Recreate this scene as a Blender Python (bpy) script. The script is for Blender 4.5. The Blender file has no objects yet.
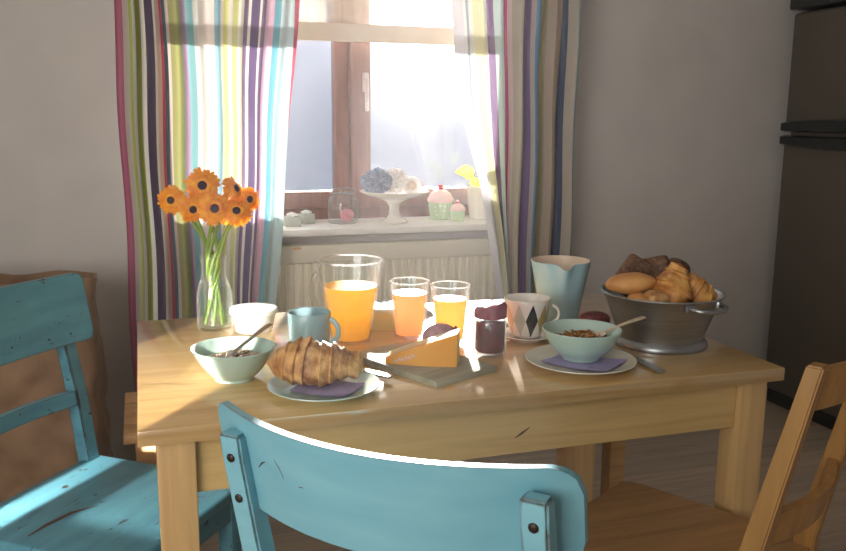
import bpy, bmesh, math, random
from mathutils import Vector, Matrix, noise
PI = math.pi
sc = bpy.context.scene
col = sc.collection
random.seed(7)
sin, cos = math.sin, math.cos

# ------------------------------------------------------------------ helpers
def lin(c):
    f = lambda v: v/12.92 if v <= .04045 else ((v+.055)/1.055)**2.4
    return tuple(f(v/255) for v in c) + (1,)

class MB:
    """collects shapes of ONE mesh"""
    def __init__(s): s.bm = bmesh.new()
    def box(s, lo, hi, bev=0, seg=2, M=None):
        t = bmesh.new(); bmesh.ops.create_cube(t, size=1)
        lo, hi = Vector(lo), Vector(hi)
        for v in t.verts: v.co = Vector([(lo[i]+hi[i])/2 + v.co[i]*(hi[i]-lo[i]) for i in range(3)])
        if bev: bmesh.ops.bevel(t, geom=t.edges[:], offset=bev, segments=seg, affect='EDGES', profile=.5)
        return s.add(t, M)
    def add(s, t, M=None):
        if M is not None: bmesh.ops.transform(t, matrix=M, verts=t.verts)
        me = bpy.data.meshes.new('tmp'); t.to_mesh(me); t.free(); s.bm.from_mesh(me); bpy.data.meshes.remove(me)
        return s
    def grid(s, rows, close_u=False, close_v=False, cap=False):
        """rows: list of lists of points"""
        vs = [[s.bm.verts.new(p) for p in r] for r in rows]
        n, m = len(vs), len(vs[0])
        for i in range(n if close_u else n-1):
            for j in range(m if close_v else m-1):
                a, b, c, d = vs[i][j], vs[i][(j+1) % m], vs[(i+1) % n][(j+1) % m], vs[(i+1) % n][j]
                try: s.bm.faces.new((a, b, c, d))
                except ValueError: pass
        if cap:
            for r in (vs[0], vs[-1]):
                try: s.bm.faces.new(r)
                except ValueError: pass
        return s
    def lathe(s, prof, n=48, c=(0, 0), cap0=True, cap1=True, fn=None, sx=1, sy=1):
        """prof: list of (r, z)"""
        rows = []
        for r, z in prof:
            row = []
            for k in range(n):
                a = 2*PI*k/n
                rr = fn(r, z, a) if fn else r
                row.append((c[0]+rr*cos(a)*sx, c[1]+rr*sin(a)*sy, z))
            rows.append(row)
        vs = [[s.bm.verts.new(p) for p in r] for r in rows]
        for i in range(len(vs)-1):
            for k in range(n):
                s.bm.faces.new((vs[i][k], vs[i][(k+1) % n], vs[i+1][(k+1) % n], vs[i+1][k]))
        if cap0: s.bm.faces.new(vs[0])
        if cap1: s.bm.faces.new(vs[-1])
        return s
    def tube(s, pts, r, n=10, cap=True, sx=1, sy=1):
        pts = [Vector(p) for p in pts]
        rs = r if isinstance(r, (list, tuple)) else [r]*len(pts)
        T = []
        for i in range(len(pts)):
            a, b = pts[max(0, i-1)], pts[min(len(pts)-1, i+1)]
            T.append((b-a).normalized())
        ref = Vector((0, 0, 1)) if abs(T[0].z) < .9 else Vector((1, 0, 0))
        N = (ref - T[0]*ref.dot(T[0])).normalized()
        rows = []
        for i, p in enumerate(pts):
            N = (N - T[i]*N.dot(T[i])).normalized(); B = T[i].cross(N)
            rows.append([p + (N*cos(2*PI*k/n)*sx + B*sin(2*PI*k/n)*sy)*rs[i] for k in range(n)])
        return s.grid(rows, close_v=True, cap=cap)
    def ball(s, c, r, sub=3, sc_=(1, 1, 1)):
        t = bmesh.new(); bmesh.ops.create_icosphere(t, subdivisions=sub, radius=1)
        for v in t.verts: v.co = Vector([c[i]+v.co[i]*r*sc_[i] for i in range(3)])
        return s.add(t)
    def build(s, name, m, parent=None, loc=(0, 0, 0), rot=(0, 0, 0), smooth=True, ang=40, recalc=True):
        if recalc: bmesh.ops.recalc_face_normals(s.bm, faces=s.bm.faces[:])
        me = bpy.data.meshes.new(name); s.bm.to_mesh(me); s.bm.free()
        if smooth:
            me.polygons.foreach_set('use_smooth', [True]*len(me.polygons))
            me.set_sharp_from_angle(angle=math.radians(ang))
        o = bpy.data.objects.new(name, me); col.objects.link(o)
        if isinstance(m, (list, tuple)):
            for k in m: me.materials.append(k)
        else: me.materials.append(m)
        o.location = loc; o.rotation_euler = rot
        if parent: o.parent = parent
        return o

def tag(o, label=None, cat=None, group=None, kind=None):
    if label: o['label'] = label
    if cat: o['category'] = cat
    if group: o['group'] = group
    if kind: o['kind'] = kind
    return o
def thing(name, label, cat, loc=(0, 0, 0), rz=0, group=None):
    o = bpy.data.objects.new(name, None); col.objects.link(o)
    o.location = loc; o.rotation_euler = (0, 0, rz); o.empty_display_size = .05
    return tag(o, label, cat, group)
def struct(o): o['kind'] = 'structure'; return o

# ------------------------------------------------------------------ materials
def nm(name):
    m = bpy.data.materials.new(name); m.use_nodes = True
    nt = m.node_tree; nt.nodes.clear()
    out = nt.nodes.new('ShaderNodeOutputMaterial')
    return m, nt, out
def N(nt, t, **kw):
    n = nt.nodes.new(t)
    for k, v in kw.items():
        if k.startswith('_'): setattr(n, k[1:], v)
        else: n.inputs[k.replace('__', ' ')].default_value = v
    return n
def ramp(nt, stops, interp='LINEAR'):
    n = nt.nodes.new('ShaderNodeValToRGB'); e = n.color_ramp
    e.interpolation = interp
    while len(e.elements) < len(stops): e.elements.new(.5)
    for el, (p, c) in zip(e.elements, stops):
        el.position = p; el.color = c if len(c) == 4 else lin(c)
    return n
def coords(nt, scale=(1, 1, 1), kind='Object', rot=(0, 0, 0)):
    tc = N(nt, 'ShaderNodeTexCoord'); mp = N(nt, 'ShaderNodeMapping')
    mp.inputs['Scale'].default_value = scale; mp.inputs['Rotation'].default_value = rot
    nt.links.new(tc.outputs[kind], mp.inputs['Vector'])
    return mp.outputs['Vector']

def mat(name, c, rough=.5, metal=0, spec=.5, var=.12, vs=30, bump=0, bs=200, c2=None, trans=0, stretch=(1, 1, 1), coat=0, sheen=0):
    m, nt, out = nm(name); L = nt.links.new
    b = N(nt, 'ShaderNodeBsdfPrincipled', Roughness=rough, Metallic=metal)
    b.inputs['Specular IOR Level'].default_value = spec
    b.inputs['Coat Weight'].default_value = coat
    b.inputs['Sheen Weight'].default_value = sheen
    v = coords(nt, stretch)
    nz = N(nt, 'ShaderNodeTexNoise', Scale=vs, Detail=4); L(v, nz.inputs['Vector'])
    base = lin(c); dark = lin(c2) if c2 else tuple(x*(1-var) for x in base[:3])+(1,)
    lite = base if c2 else tuple(min(1, x*(1+var*.5)) for x in base[:3])+(1,)
    r = ramp(nt, [(.35, dark), (.65, lite)]); L(nz.outputs['Fac'], r.inputs['Fac'])
    L(r.outputs['Color'], b.inputs['Base Color'])
    if bump:
        n2 = N(nt, 'ShaderNodeTexNoise', Scale=bs, Detail=5); L(v, n2.inputs['Vector'])
        bp = N(nt, 'ShaderNodeBump', Strength=bump, Distance=.002); L(n2.outputs['Fac'], bp.inputs['Height'])
        L(bp.outputs['Normal'], b.inputs['Normal'])
    if trans:
        t = N(nt, 'ShaderNodeBsdfTranslucent'); L(r.outputs['Color'], t.inputs['Color'])
        mx = N(nt, 'ShaderNodeMixShader', Fac=trans)
        L(b.outputs[0], mx.inputs[1]); L(t.outputs[0], mx.inputs[2]); L(mx.outputs[0], out.inputs[0])
    else: L(b.outputs[0], out.inputs[0])
    return m

def glass(name, tint=(1, 1, 1), refl=.9, edge=.5, haze=0, base=.006):
    """thin-walled clear glass: sees through, reflects more towards its edges"""
    m, nt, out = nm(name); L = nt.links.new
    tr = N(nt, 'ShaderNodeBsdfTransparent'); tr.inputs['Color'].default_value = tuple(tint)+(1,)
    gl = N(nt, 'ShaderNodeBsdfGlossy', Roughness=.06)
    lw = N(nt, 'ShaderNodeLayerWeight', Blend=.5)
    pw = N(nt, 'ShaderNodeMath', _operation='POWER'); pw.inputs[1].default_value = 4
    L(lw.outputs['Facing'], pw.inputs[0])
    mt = N(nt, 'ShaderNodeMath', _operation='MULTIPLY_ADD'); mt.inputs[1].default_value = refl*.55; mt.inputs[2].default_value = .04
    L(pw.outputs[0], mt.inputs[0])
    mx = N(nt, 'ShaderNodeMixShader'); L(mt.outputs[0], mx.inputs[0]); L(tr.outputs[0], mx.inputs[1]); L(gl.outputs[0], mx.inputs[2])
    last = mx
    if not haze:
        p2 = N(nt, 'ShaderNodeMath', _operation='POWER'); p2.inputs[1].default_value = 3.0; L(lw.outputs['Facing'], p2.inputs[0])
        m3 = N(nt, 'ShaderNodeMath', _operation='MULTIPLY_ADD'); m3.inputs[1].default_value = edge; m3.inputs[2].default_value = base; L(p2.outputs[0], m3.inputs[0])
        te = N(nt, 'ShaderNodeBsdfTranslucent'); de = N(nt, 'ShaderNodeBsdfDiffuse'); dm = N(nt, 'ShaderNodeMixShader', Fac=.6)  # white mixed in towards the edges paints the light they catch
        L(de.outputs[0], dm.inputs[1]); L(te.outputs[0], dm.inputs[2])
        last = N(nt, 'ShaderNodeMixShader'); L(m3.outputs[0], last.inputs[0]); L(mx.outputs[0], last.inputs[1]); L(dm.outputs[0], last.inputs[2])
    if haze:
        d = N(nt, 'ShaderNodeBsdfTranslucent'); d2 = N(nt, 'ShaderNodeBsdfDiffuse')
        dm = N(nt, 'ShaderNodeMixShader', Fac=.5); L(d.outputs[0], dm.inputs[1]); L(d2.outputs[0], dm.inputs[2])
        nz = N(nt, 'ShaderNodeTexNoise', Scale=5, Detail=6, Roughness=.7); L(coords(nt, (1, 1, .35)), nz.inputs['Vector'])
        mr = N(nt, 'ShaderNodeMapRange'); mr.inputs['From Min'].default_value = .3; mr.inputs['From Max'].default_value = .7
        mr.inputs['To Min'].default_value = haze*.4; mr.inputs['To Max'].default_value = haze*1.6
        L(nz.outputs['Fac'], mr.inputs['Value'])
        m2 = N(nt, 'ShaderNodeMixShader'); L(mr.outputs[0], m2.inputs[0]); L(mx.outputs[0], m2.inputs[1]); L(dm.outputs[0], m2.inputs[2]); last = m2
    L(last.outputs[0], out.inputs[0])
    return m

def wood(name, light, dark, axis=0, rough=.35, grain=1.0, stave=.06, length=.45, coat=0, bump=.08, wobble=1):
    """staves of pine running along one axis"""
    m, nt, out = nm(name); L = nt.links.new
    b = N(nt, 'ShaderNodeBsdfPrincipled', Roughness=rough); b.inputs['Coat Weight'].default_value = coat; b.inputs['Coat Roughness'].default_value = .10; b.inputs['Coat IOR'].default_value = 1.9
    rot = {0: (0, 0, 0), 1: (0, 0, PI/2), 2: (0, PI/2, 0)}[axis]
    v = coords(nt, (1, 1, 1), rot=rot)
    st = N(nt, 'ShaderNodeMapping'); st.inputs['Scale'].default_value = (1.6, 26, 26); L(v, st.inputs['Vector'])
    nz = N(nt, 'ShaderNodeTexNoise', Scale=1.6*grain, Detail=6, Roughness=.6, Distortion=.6); L(st.outputs[0], nz.inputs['Vector'])
    r = ramp(nt, [(.3, dark), (.7, light)]); L(nz.outputs['Fac'], r.inputs['Fac'])
    colr = r.outputs['Color']
    if stave:
        br = N(nt, 'ShaderNodeTexBrick', Scale=1); br.inputs['Brick Width'].default_value = length
        br.inputs['Row Height'].default_value = stave; br.inputs['Mortar Size'].default_value = .0006
        br.inputs['Color1'].default_value = (.86, .86, .86, 1); br.inputs['Color2'].default_value = (1.08, 1.05, 1.0, 1)
        br.inputs['Mortar'].default_value = (.6, .55, .5, 1); L(v, br.inputs['Vector'])
        mx = N(nt, 'ShaderNodeMix', _data_type='RGBA', _blend_type='MULTIPLY'); mx.inputs[0].default_value = .8
        L(colr, mx.inputs[6]); L(br.outputs['Color'], mx.inputs[7]); colr = mx.outputs[2]
    L(colr, b.inputs['Base Color'])
    bp = N(nt, 'ShaderNodeBump', Strength=bump, Distance=.001); L(nz.outputs['Fac'], bp.inputs['Height']); L(bp.outputs[0], b.inputs['Normal'])
    L(b.outputs[0], out.inputs[0])
    return m

def worn_paint(name, c, c2, chip, rough=.38, amount=.69, stretch=(3, 14, 14), edge_amt=.9, edge_t=.93):
    """brushed blue paint chipped through to dark wood"""
    m, nt, out = nm(name); L = nt.links.new
    b = N(nt, 'ShaderNodeBsdfPrincipled', Roughness=rough)
    v = coords(nt, stretch)
    n1 = N(nt, 'ShaderNodeTexNoise', Scale=2, Detail=5); L(v, n1.inputs['Vector'])
    r1 = ramp(nt, [(.3, c2), (.7, c)]); L(n1.outputs['Fac'], r1.inputs['Fac'])
    n2 = N(nt, 'ShaderNodeTexNoise', Scale=5, Detail=9, Roughness=.72); L(v, n2.inputs['Vector'])
    r2 = ramp(nt, [(amount, (0, 0, 0, 1)), (amount+.03, (1, 1, 1, 1))]); L(n2.outputs['Fac'], r2.inputs['Fac'])
    mx = N(nt, 'ShaderNodeMix', _data_type='RGBA'); L(r2.outputs['Color'], mx.inputs[0]); L(r1.outputs['Color'], mx.inputs[6]); mx.inputs[7].default_value = lin(chip)
    bv = N(nt, 'ShaderNodeBevel', Radius=.006); bv.samples = 6
    ge = N(nt, 'ShaderNodeNewGeometry'); do = N(nt, 'ShaderNodeVectorMath', _operation='DOT_PRODUCT')
    L(bv.outputs[0], do.inputs[0]); L(ge.outputs['Normal'], do.inputs[1])
    n3 = N(nt, 'ShaderNodeTexNoise', Scale=28, Detail=6, Roughness=.7); L(coords(nt), n3.inputs['Vector'])
    ma = N(nt, 'ShaderNodeMath', _operation='MULTIPLY_ADD'); L(n3.outputs['Fac'], ma.inputs[0]); ma.inputs[1].default_value = edge_amt; L(do.outputs['Value'], ma.inputs[2])
    th = N(nt, 'ShaderNodeMath', _operation='LESS_THAN'); L(ma.outputs[0], th.inputs[0]); th.inputs[1].default_value = edge_t+edge_amt*.42
    m5 = N(nt, 'ShaderNodeMix', _data_type='RGBA'); L(th.outputs[0], m5.inputs[0]); L(mx.outputs[2], m5.inputs[6]); m5.inputs[7].default_value = lin(chip)
    L(m5.outputs[2], b.inputs['Base Color'])
    bp = N(nt, 'ShaderNodeBump', Strength=.25, Distance=.0012); L(n1.outputs['Fac'], bp.inputs['Height']); L(bp.outputs[0], b.inputs['Normal'])
    L(b.outputs[0], out.inputs[0])
    return m

def cloth_stripes(name, stops, trans=.2, red=False):
    m, nt, out = nm(name); L = nt.links.new
    uv = N(nt, 'ShaderNodeTexCoord'); sx = N(nt, 'ShaderNodeSeparateXYZ'); L(uv.outputs['UV'], sx.inputs[0])
    r = ramp(nt, stops, 'CONSTANT'); L(sx.outputs[0], r.inputs['Fac'])
    colr = r.outputs['Color']
    if red:
        tpr = N(nt, 'ShaderNodeMapRange'); L(sx.outputs[1], tpr.inputs['Value'])
        for k_, v_ in (('From Min', .50), ('From Max', .80), ('To Min', 1.0), ('To Max', .968)): tpr.inputs[k_].default_value = v_
        g1 = N(nt, 'ShaderNodeMath', _operation='GREATER_THAN'); L(sx.outputs[0], g1.inputs[0]); L(tpr.outputs[0], g1.inputs[1])
        g2 = N(nt, 'ShaderNodeMath', _operation='GREATER_THAN'); L(sx.outputs[1], g2.inputs[0]); g2.inputs[1].default_value = .50
        g3 = N(nt, 'ShaderNodeMath', _operation='MULTIPLY'); L(g1.outputs[0], g3.inputs[0]); L(g2.outputs[0], g3.inputs[1])
        mr = N(nt, 'ShaderNodeMix', _data_type='RGBA'); L(g3.outputs[0], mr.inputs[0]); L(colr, mr.inputs[6]); mr.inputs[7].default_value = lin((206, 96, 116)); colr = mr.outputs[2]
    wv = N(nt, 'ShaderNodeTexNoise', Scale=900, Detail=1); L(coords(nt), wv.inputs['Vector'])
    bp = N(nt, 'ShaderNodeBump', Strength=.15, Distance=.0006); L(wv.outputs['Fac'], bp.inputs['Height'])
    d = N(nt, 'ShaderNodeBsdfDiffuse'); t = N(nt, 'ShaderNodeBsdfTranslucent')
    for s in (d, t): L(colr, s.inputs['Color'])
    L(bp.outputs[0], d.inputs['Normal'])
    mx = N(nt, 'ShaderNodeMixShader', Fac=trans); L(d.outputs[0], mx.inputs[1]); L(t.outputs[0], mx.inputs[2]); L(mx.outputs[0], out.inputs[0])
    return m

M = {}
M['wall'] = mat('wall_paint', (206, 201, 196), .9, var=.04, vs=6, bump=.25, bs=60)
M['ceiling'] = mat('ceiling_paint', (225, 222, 216), .9, var=.03)
M['floor'] = wood('laminate_floor', (204, 188, 168), (170, 153, 136), 0, .38, .8, .14, 1.2, bump=.05)
M['table_top'] = wood('lacquered_pine_top', (222, 186, 124), (198, 158, 98), 0, .3, 1, .075, .6, coat=1)
M['table_leg'] = wood('lacquered_pine_leg', (210, 172, 118), (182, 144, 94), 2, .35, 1, 0)
M['table_apron'] = wood('lacquered_pine_apron', (208, 174, 116), (184, 150, 96), 0, .35, 1, 0)
M['bench'] = wood('bench_pine', (202, 158, 104), (174, 128, 78), 0, .45, 1, 0)
M['chairwood'] = wood('honey_wood', (178, 130, 72), (148, 104, 54), 2, .36, 1, 0)
M['chairseat'] = wood('honey_wood_seat', (180, 138, 90), (152, 112, 70), 0, .4, 1, .09, .8)
M['board'] = wood('weathered_board', (176, 168, 142), (138, 132, 112), 0, .6, 1.4, 0)
M['blue'] = worn_paint('chipped_blue_paint', (122, 178, 190), (106, 164, 180), (86, 70, 58), amount=.735, edge_amt=1.6, edge_t=.80)
M['blue_old'] = worn_paint('worn_blue_paint', (94, 154, 170), (78, 132, 150), (58, 42, 34), amount=.62)
M['bare_edge'] = mat('bare_edge_wood', (86, 66, 52), .5, bump=.2)
M['screw'] = mat('dark_screw', (48, 36, 30), .4, .6)
M['steel'] = mat('brushed_steel', (168, 170, 172), .38, 1, var=.15, vs=8, stretch=(1, 1, 30))
M['cutlery'] = mat('cutlery_steel', (200, 198, 194), .34, 1)
M['blade'] = mat('dark_steel', (90, 92, 96), .25, 1)
M['mint'] = mat('mint_ceramic', (184, 210, 198), .22, var=.03, coat=.4)
M['mugblue'] = mat('blue_ceramic', (150, 184, 192), .2, var=.03, coat=.5)
M['jugblue'] = mat('pale_blue_ceramic', (168, 204, 214), .25, var=.04, coat=.4)
M['jugcream'] = mat('cream_glaze', (226, 204, 180), .4, var=.04)
M['white_china'] = mat('white_china', (232, 226, 216), .2, var=.02, coat=.5)
M['cream_china'] = mat('cream_china', (228, 222, 206), .25, var=.02, coat=.4)
M['napkin'] = mat('lilac_napkin', (172, 160, 202), .8, var=.12, vs=60)
M['black_pat'] = mat('black_pattern', (30, 32, 34), .25, coat=.4)
M['grey_pat'] = mat('sage_pattern', (186, 194, 178), .25, coat=.4)
M['pink_pat'] = mat('blush_pattern', (220, 176, 152), .25, coat=.4)
M['ochre_pat'] = mat('olive_pattern', (176, 158, 98), .25, coat=.4)
M['tub'] = mat('frosted_plastic', (222, 228, 226), .35, var=.02, trans=.3)
M['juice'] = mat('orange_juice', (255, 212, 84), .25, var=.04, trans=.8)
M['pinkjuice'] = mat('blood_orange_juice', (252, 200, 150), .25, var=.04, trans=.75)
M['palejuice'] = mat('pale_orange_juice', (253, 212, 130), .25, var=.04, trans=.75)
M['foam'] = mat('juice_foam', (252, 226, 150), .4, var=.1, vs=120)
M['glass'] = glass('clear_glass', (.97, .98, .97))
M['rim'] = glass('rim_highlight', (.98, .98, .98), .9, .5, 0, .22)  # whitened glass, a highlight painted along the rims
M['water'] = glass('water', (.93, .97, .92), .6, .04)
M['pane'] = glass('window_pane', (.96, .97, 1), .5, haze=.010)
M['jam'] = mat('plum_jam', (122, 40, 54), .3, var=.3, vs=60, trans=.3)
M['lid'] = mat('plum_cloth_lid', (132, 62, 76), .6, var=.2, vs=80, bump=.3)
M['salami'] = mat('plum_sausage_skin', (172, 132, 138), .45, var=.25, vs=90, bump=.3)
M['salami_red'] = mat('red_sausage_skin', (116, 52, 50), .5, var=.4, vs=160, bump=.3)
M['rind'] = mat('orange_cheese_rind', (255, 184, 66), .35, var=.06, vs=12, trans=.3, coat=.2)
M['cheese'] = mat('pale_cheese', (246, 226, 164), .45, var=.06, trans=.2)
M['croissant'] = mat('croissant_crust', (228, 180, 118), .5, c2=(150, 94, 48), vs=42, bump=1, bs=140, stretch=(1, 1, 1))
M['croissant2'] = mat('croissant_crust_golden', (226, 168, 92), .45, c2=(176, 112, 52), vs=34, bump=.6, bs=140)
M['bun'] = mat('bun_crust', (216, 158, 92), .5, c2=(190, 126, 66), vs=14, bump=.2, bs=220)
M['rye'] = mat('rye_bread', (124, 90, 66), .8, c2=(76, 50, 36), vs=120, bump=1, bs=220)
M['muesli'] = mat('muesli_flakes', (196, 142, 74), .7, c2=(110, 62, 30), vs=70, bump=.5)
M['oats'] = mat('pale_cereal', (222, 196, 170), .7, c2=(172, 128, 108), vs=90, bump=.5)
M['milk'] = mat('milk', (238, 230, 218), .3, var=.02)
M['petal'] = mat('gerbera_petal', (255, 178, 14), .55, c2=(240, 138, 2), vs=60, trans=.25)
M['petal_in'] = mat('gerbera_inner_ring', (190, 84, 16), .7, c2=(120, 44, 14), vs=120)
M['eye'] = mat('gerbera_eye', (44, 22, 20), .8, var=.5, vs=300, bump=.6)
M['stem'] = mat('green_stem', (140, 170, 66), .45, var=.15, trans=.2)
M['leaf'] = mat('yellow_green_leaf', (214, 222, 60), .45, var=.12, trans=.55)
M['frame'] = wood('window_frame_brown', (150, 106, 92), (124, 84, 74), 2, .4, .8, 0)
M['sill'] = mat('sill_white', (248, 245, 238), .45, var=.02)
M['radiator'] = mat('radiator_enamel', (248, 241, 220), .35, var=.02)
M['handle_white'] = mat('pale_metal', (196, 174, 166), .35, .2)
M['fridge'] = mat('fridge_grey', (88, 80, 70), .42, .0, var=.06, vs=3)
M['fridge_black'] = mat('fridge_black', (20, 24, 24), .3, var=.1)
M['bag'] = mat('kraft_paper', (150, 120, 92), .75, c2=(124, 96, 70), vs=9, bump=.5, bs=40)
M['grey_pot'] = mat('grey_concrete', (184, 184, 172), .8, bump=.3)
M['blossom'] = mat('white_blossom', (240, 238, 230), .7, var=.06, bump=.4)
M['pom_blue'] = mat('slate_blue_tissue', (150, 162, 188), .8, c2=(96, 108, 140), vs=70, trans=.2)
M['pom_white'] = mat('white_tissue', (242, 238, 234), .8, c2=(214, 208, 206), vs=60, trans=.3)
M['pink'] = mat('pink_tissue', (252, 186, 192), .7, c2=(240, 150, 162), vs=80, trans=.2)
M['frost'] = mat('pink_frosting', (246, 214, 208), .4, var=.04)
M['cherry'] = mat('red_cherry', (222, 72, 76), .25, coat=.5)
M['beige'] = mat('beige_card', (214, 194, 172), .7)
M['orange_mark'] = mat('orange_stain', (232, 190, 138), .8, var=.3, vs=90)
def sheer(name, c, c2, tr, op):
    m, nt, out = nm(name); L = nt.links.new
    nz = N(nt, 'ShaderNodeTexNoise', Scale=5, Detail=3); L(coords(nt, (6, 1, .6)), nz.inputs['Vector'])
    r = ramp(nt, [(.35, c2), (.65, c)]); L(nz.outputs['Fac'], r.inputs['Fac'])
    d = N(nt, 'ShaderNodeBsdfDiffuse'); t = N(nt, 'ShaderNodeBsdfTranslucent'); tp = N(nt, 'ShaderNodeBsdfTransparent')
    L(r.outputs['Color'], d.inputs['Color']); L(r.outputs['Color'], t.inputs['Color'])
    a = N(nt, 'ShaderNodeMixShader', Fac=tr); L(d.outputs[0], a.inputs[1]); L(t.outputs[0], a.inputs[2])
    b = N(nt, 'ShaderNodeMixShader', Fac=1-op); L(a.outputs[0], b.inputs[1]); L(tp.outputs[0], b.inputs[2]); L(b.outputs[0], out.inputs[0])
    return m
M['blind'] = sheer('blind_sheer', (240, 226, 204), (222, 200, 172), .14, .68)
M['hem'] = mat('blind_hem', (226, 206, 182), .8, var=.06, vs=9, trans=.08)
def dotted(name, c, dot):
    m, nt, out = nm(name); L = nt.links.new
    b = N(nt, 'ShaderNodeBsdfPrincipled', Roughness=.3)
    vo = N(nt, 'ShaderNodeTexVoronoi', Scale=62, Randomness=.35); L(coords(nt), vo.inputs['Vector'])
    r = ramp(nt, [(0, dot), (.27, c)], 'CONSTANT'); L(vo.outputs['Distance'], r.inputs['Fac'])
    L(r.outputs['Color'], b.inputs['Base Color']); L(b.outputs[0], out.inputs[0]); return m
M['dots'] = dotted('dotted_green_ceramic', (188, 212, 168), (240, 242, 230))
M['greencup'] = mat('green_ceramic', (196, 216, 172), .3, var=.03)

# ------------------------------------------------------------------ room
WY, WT = 1.72, 2.0           # inner and outer face of the window wall
OX0, OX1, OZ0, OZ1 = .12, 1.46, .80, 2.15
b = MB()
b.box((-1.7, WY, 0), (OX0, WT, 2.5)); b.box((OX1, WY, 0), (3.3, WT, 2.5))
b.box((OX0, WY, 0), (OX1, WT, OZ0)); b.box((OX0, WY, OZ1), (OX1, WT, 2.5))
struct(b.build('wall_back', M['wall'], smooth=False))
struct(MB().box((-1.7, -1.0, 0), (-1.6, WY, 2.5)).build('wall_left', M['wall'], smooth=False))
struct(MB().box((3.2, -1.0, 0), (3.3, WY, 2.5)).build('wall_right', M['wall'], smooth=False))
struct(MB().box((-1.7, -3.2, -.1), (3.3, WT, 0)).build('floor', M['floor'], smooth=False))
struct(MB().box((-1.7, -3.2, 2.5), (3.3, WT, 2.6)).build('ceiling', M['ceiling'], smooth=False))
struct(MB().box((1.7, WY-.014, 0), (2.545, WY, .05), .003).build('baseboard_back', M['sill'], smooth=False))

# window
w = bpy.data.objects.new('window_1', None); col.objects.link(w); w.location = (.79, 1.93, .826); struct(w)
def WP(name, boxes, m, bev=.004):
    bb = MB()
    for lo, hi in boxes: bb.box(lo, hi, bev, M=Matrix.Translation((-.79, -1.93, -.826)))
    return bb.build(name, m, w)
WP('window_frame', [((OX0, 1.90, .826), (OX1, 1.98, .868)), ((OX0, 1.90, OZ1-.04), (OX1, 1.98, OZ1)), ((OX0, 1.90, .868), (OX0+.04, 1.98, OZ1-.04)), ((OX1-.04, 1.90, .868), (OX1, 1.98, OZ1-.04))], M['frame'])
WP('window_sash', [((OX0+.04, 1.885, .870), (.725, 1.955, .932)), ((OX0+.04, 1.885, .932), (OX0+.10, 1.955, OZ1-.04)), ((.725, 1.885, .870), (.776, 1.955, OZ1-.04))], M['frame'])
WP('window_sash', [((.857, 1.88, .870), (OX1-.04, 1.95, .936)), ((OX1-.10, 1.88, .936), (OX1-.04, 1.95, OZ1-.04)), ((.781, 1.872, .870), (.857, 1.955, OZ1-.04)), ((.857, 1.88, OZ1-.10), (OX1-.10, 1.95, OZ1-.04))], M['frame'])
WP('window_handle', [((.824, 1.852, 1.30), (.846, 1.872, 1.37)), ((.828, 1.834, 1.23), (.842, 1.852, 1.35))], M['handle_white'])
WP('glass_pane', [((OX0+.10, 1.918, .932), (.725, 1.922, OZ1-.04))], M['pane'], 0)
WP('glass_pane', [((.857, 1.913, .936), (OX1-.10, 1.917, OZ1-.10))], M['pane'], 0)
struct(MB().box((OX0-.0, 1.62, .801), (OX1+.0, 1.90, .826), .005).build('trim_1', M['sill'])); bpy.data.objects['trim_1']['label'] = 'white window sill'

# roman blind
t = thing('roman_blind', 'sheer beige fabric blind half lowered across the window', 'blind', (.79, 1.80, 1.474))
rows = []
for i in range(40):
    z = .06 + .58*i/39
    rows.append([(x*.0155-.62, .012*sin(x*.55+1.3*sin(z*6))*(1 if 0 < i else .4) + .006*sin(i*1.1), z) for x in range(81)])
MB().grid(rows).build('blind_fabric', M['blind'], t)
MB().box((-.62, -.008, 0), (.62, .008, .062), .003).build('hem', M['hem'], t)
MB().box((-.62, -.02, .64), (.62, .02, .67), .003).build('head_rail', M['sill'], t)

# curtains ----------------------------------------------------------------
def curtain(name, label, px, colours, X0, scale, mapx, y0, folds, amp, ph):
    o_ = bpy.data.objects.new
    nu, nv = 260, 44
    bm = bmesh.new(); uvl = bm.loops.layers.uv.new('UVMap'); vs = []
    for j in range(nv+1):
        z = .03 + 2.2*j/nv; row = []
        for i in range(nu+1):
            u = i/nu; x = mapx(u, z)
            y = y0 + amp*sin(2*PI*folds*u + ph + .35*sin(2.1*z)) + amp*.45*sin(2*PI*folds*.37*u + 1.7 + .8*z)
            row.append((bm.verts.new((x + .004*sin(9*z+7*u), y, z)), u, j/nv))
        vs.append(row)
    for j in range(nv):
        for i in range(nu):
            q = (vs[j][i], vs[j][i+1], vs[j+1][i+1], vs[j+1][i])
            f = bm.faces.new([k[0] for k in q])
            for lp, k in zip(f.loops, q): lp[uvl].uv = (k[1], k[2])
    me = bpy.data.meshes.new(name); bm.to_mesh(me); bm.free()
    me.polygons.foreach_set('use_smooth', [True]*len(me.polygons))
    W = px[-1]-px[0]
    stops = [((p-px[0])/W, c) for p, c in zip(px[:-1], colours)]
    me.materials.append(cloth_stripes(name+'_cloth', stops, .2, X0 == 1))
    o = bpy.data.objects.new(name, me); col.objects.link(o)
    return tag(o, label, 'curtain')
W_, BG = (240, 236, 228), (206, 196, 182)
lp = [(113, (186, 112, 138)), (120, BG), (126, (176, 190, 104)), (129, W_), (131.5, (166, 182, 92)), (137, W_), (141, (90, 74, 98)), (149, W_), (151, (232, 196, 200)), (156, (204, 92, 112)), (158.5, (84, 106, 122)), (162.5, BG), (165, (160, 160, 106)), (177, (172, 142, 164)), (183, (138, 186, 190)), (190, (204, 206, 198)), (194, (246, 236, 230)), (213, (150, 186, 204)), (219, W_), (223, (216, 216, 148)), (228, W_), (232, (216, 216, 152)), (237, W_), (243, (156, 134, 164)), (247.5, W_), (251, (118, 100, 136)), (258, W_), (260, (172, 140, 174)), (265.5, (232, 196, 212)), (275, (122, 186, 198)), (281, (206, 226, 226))]
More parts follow.
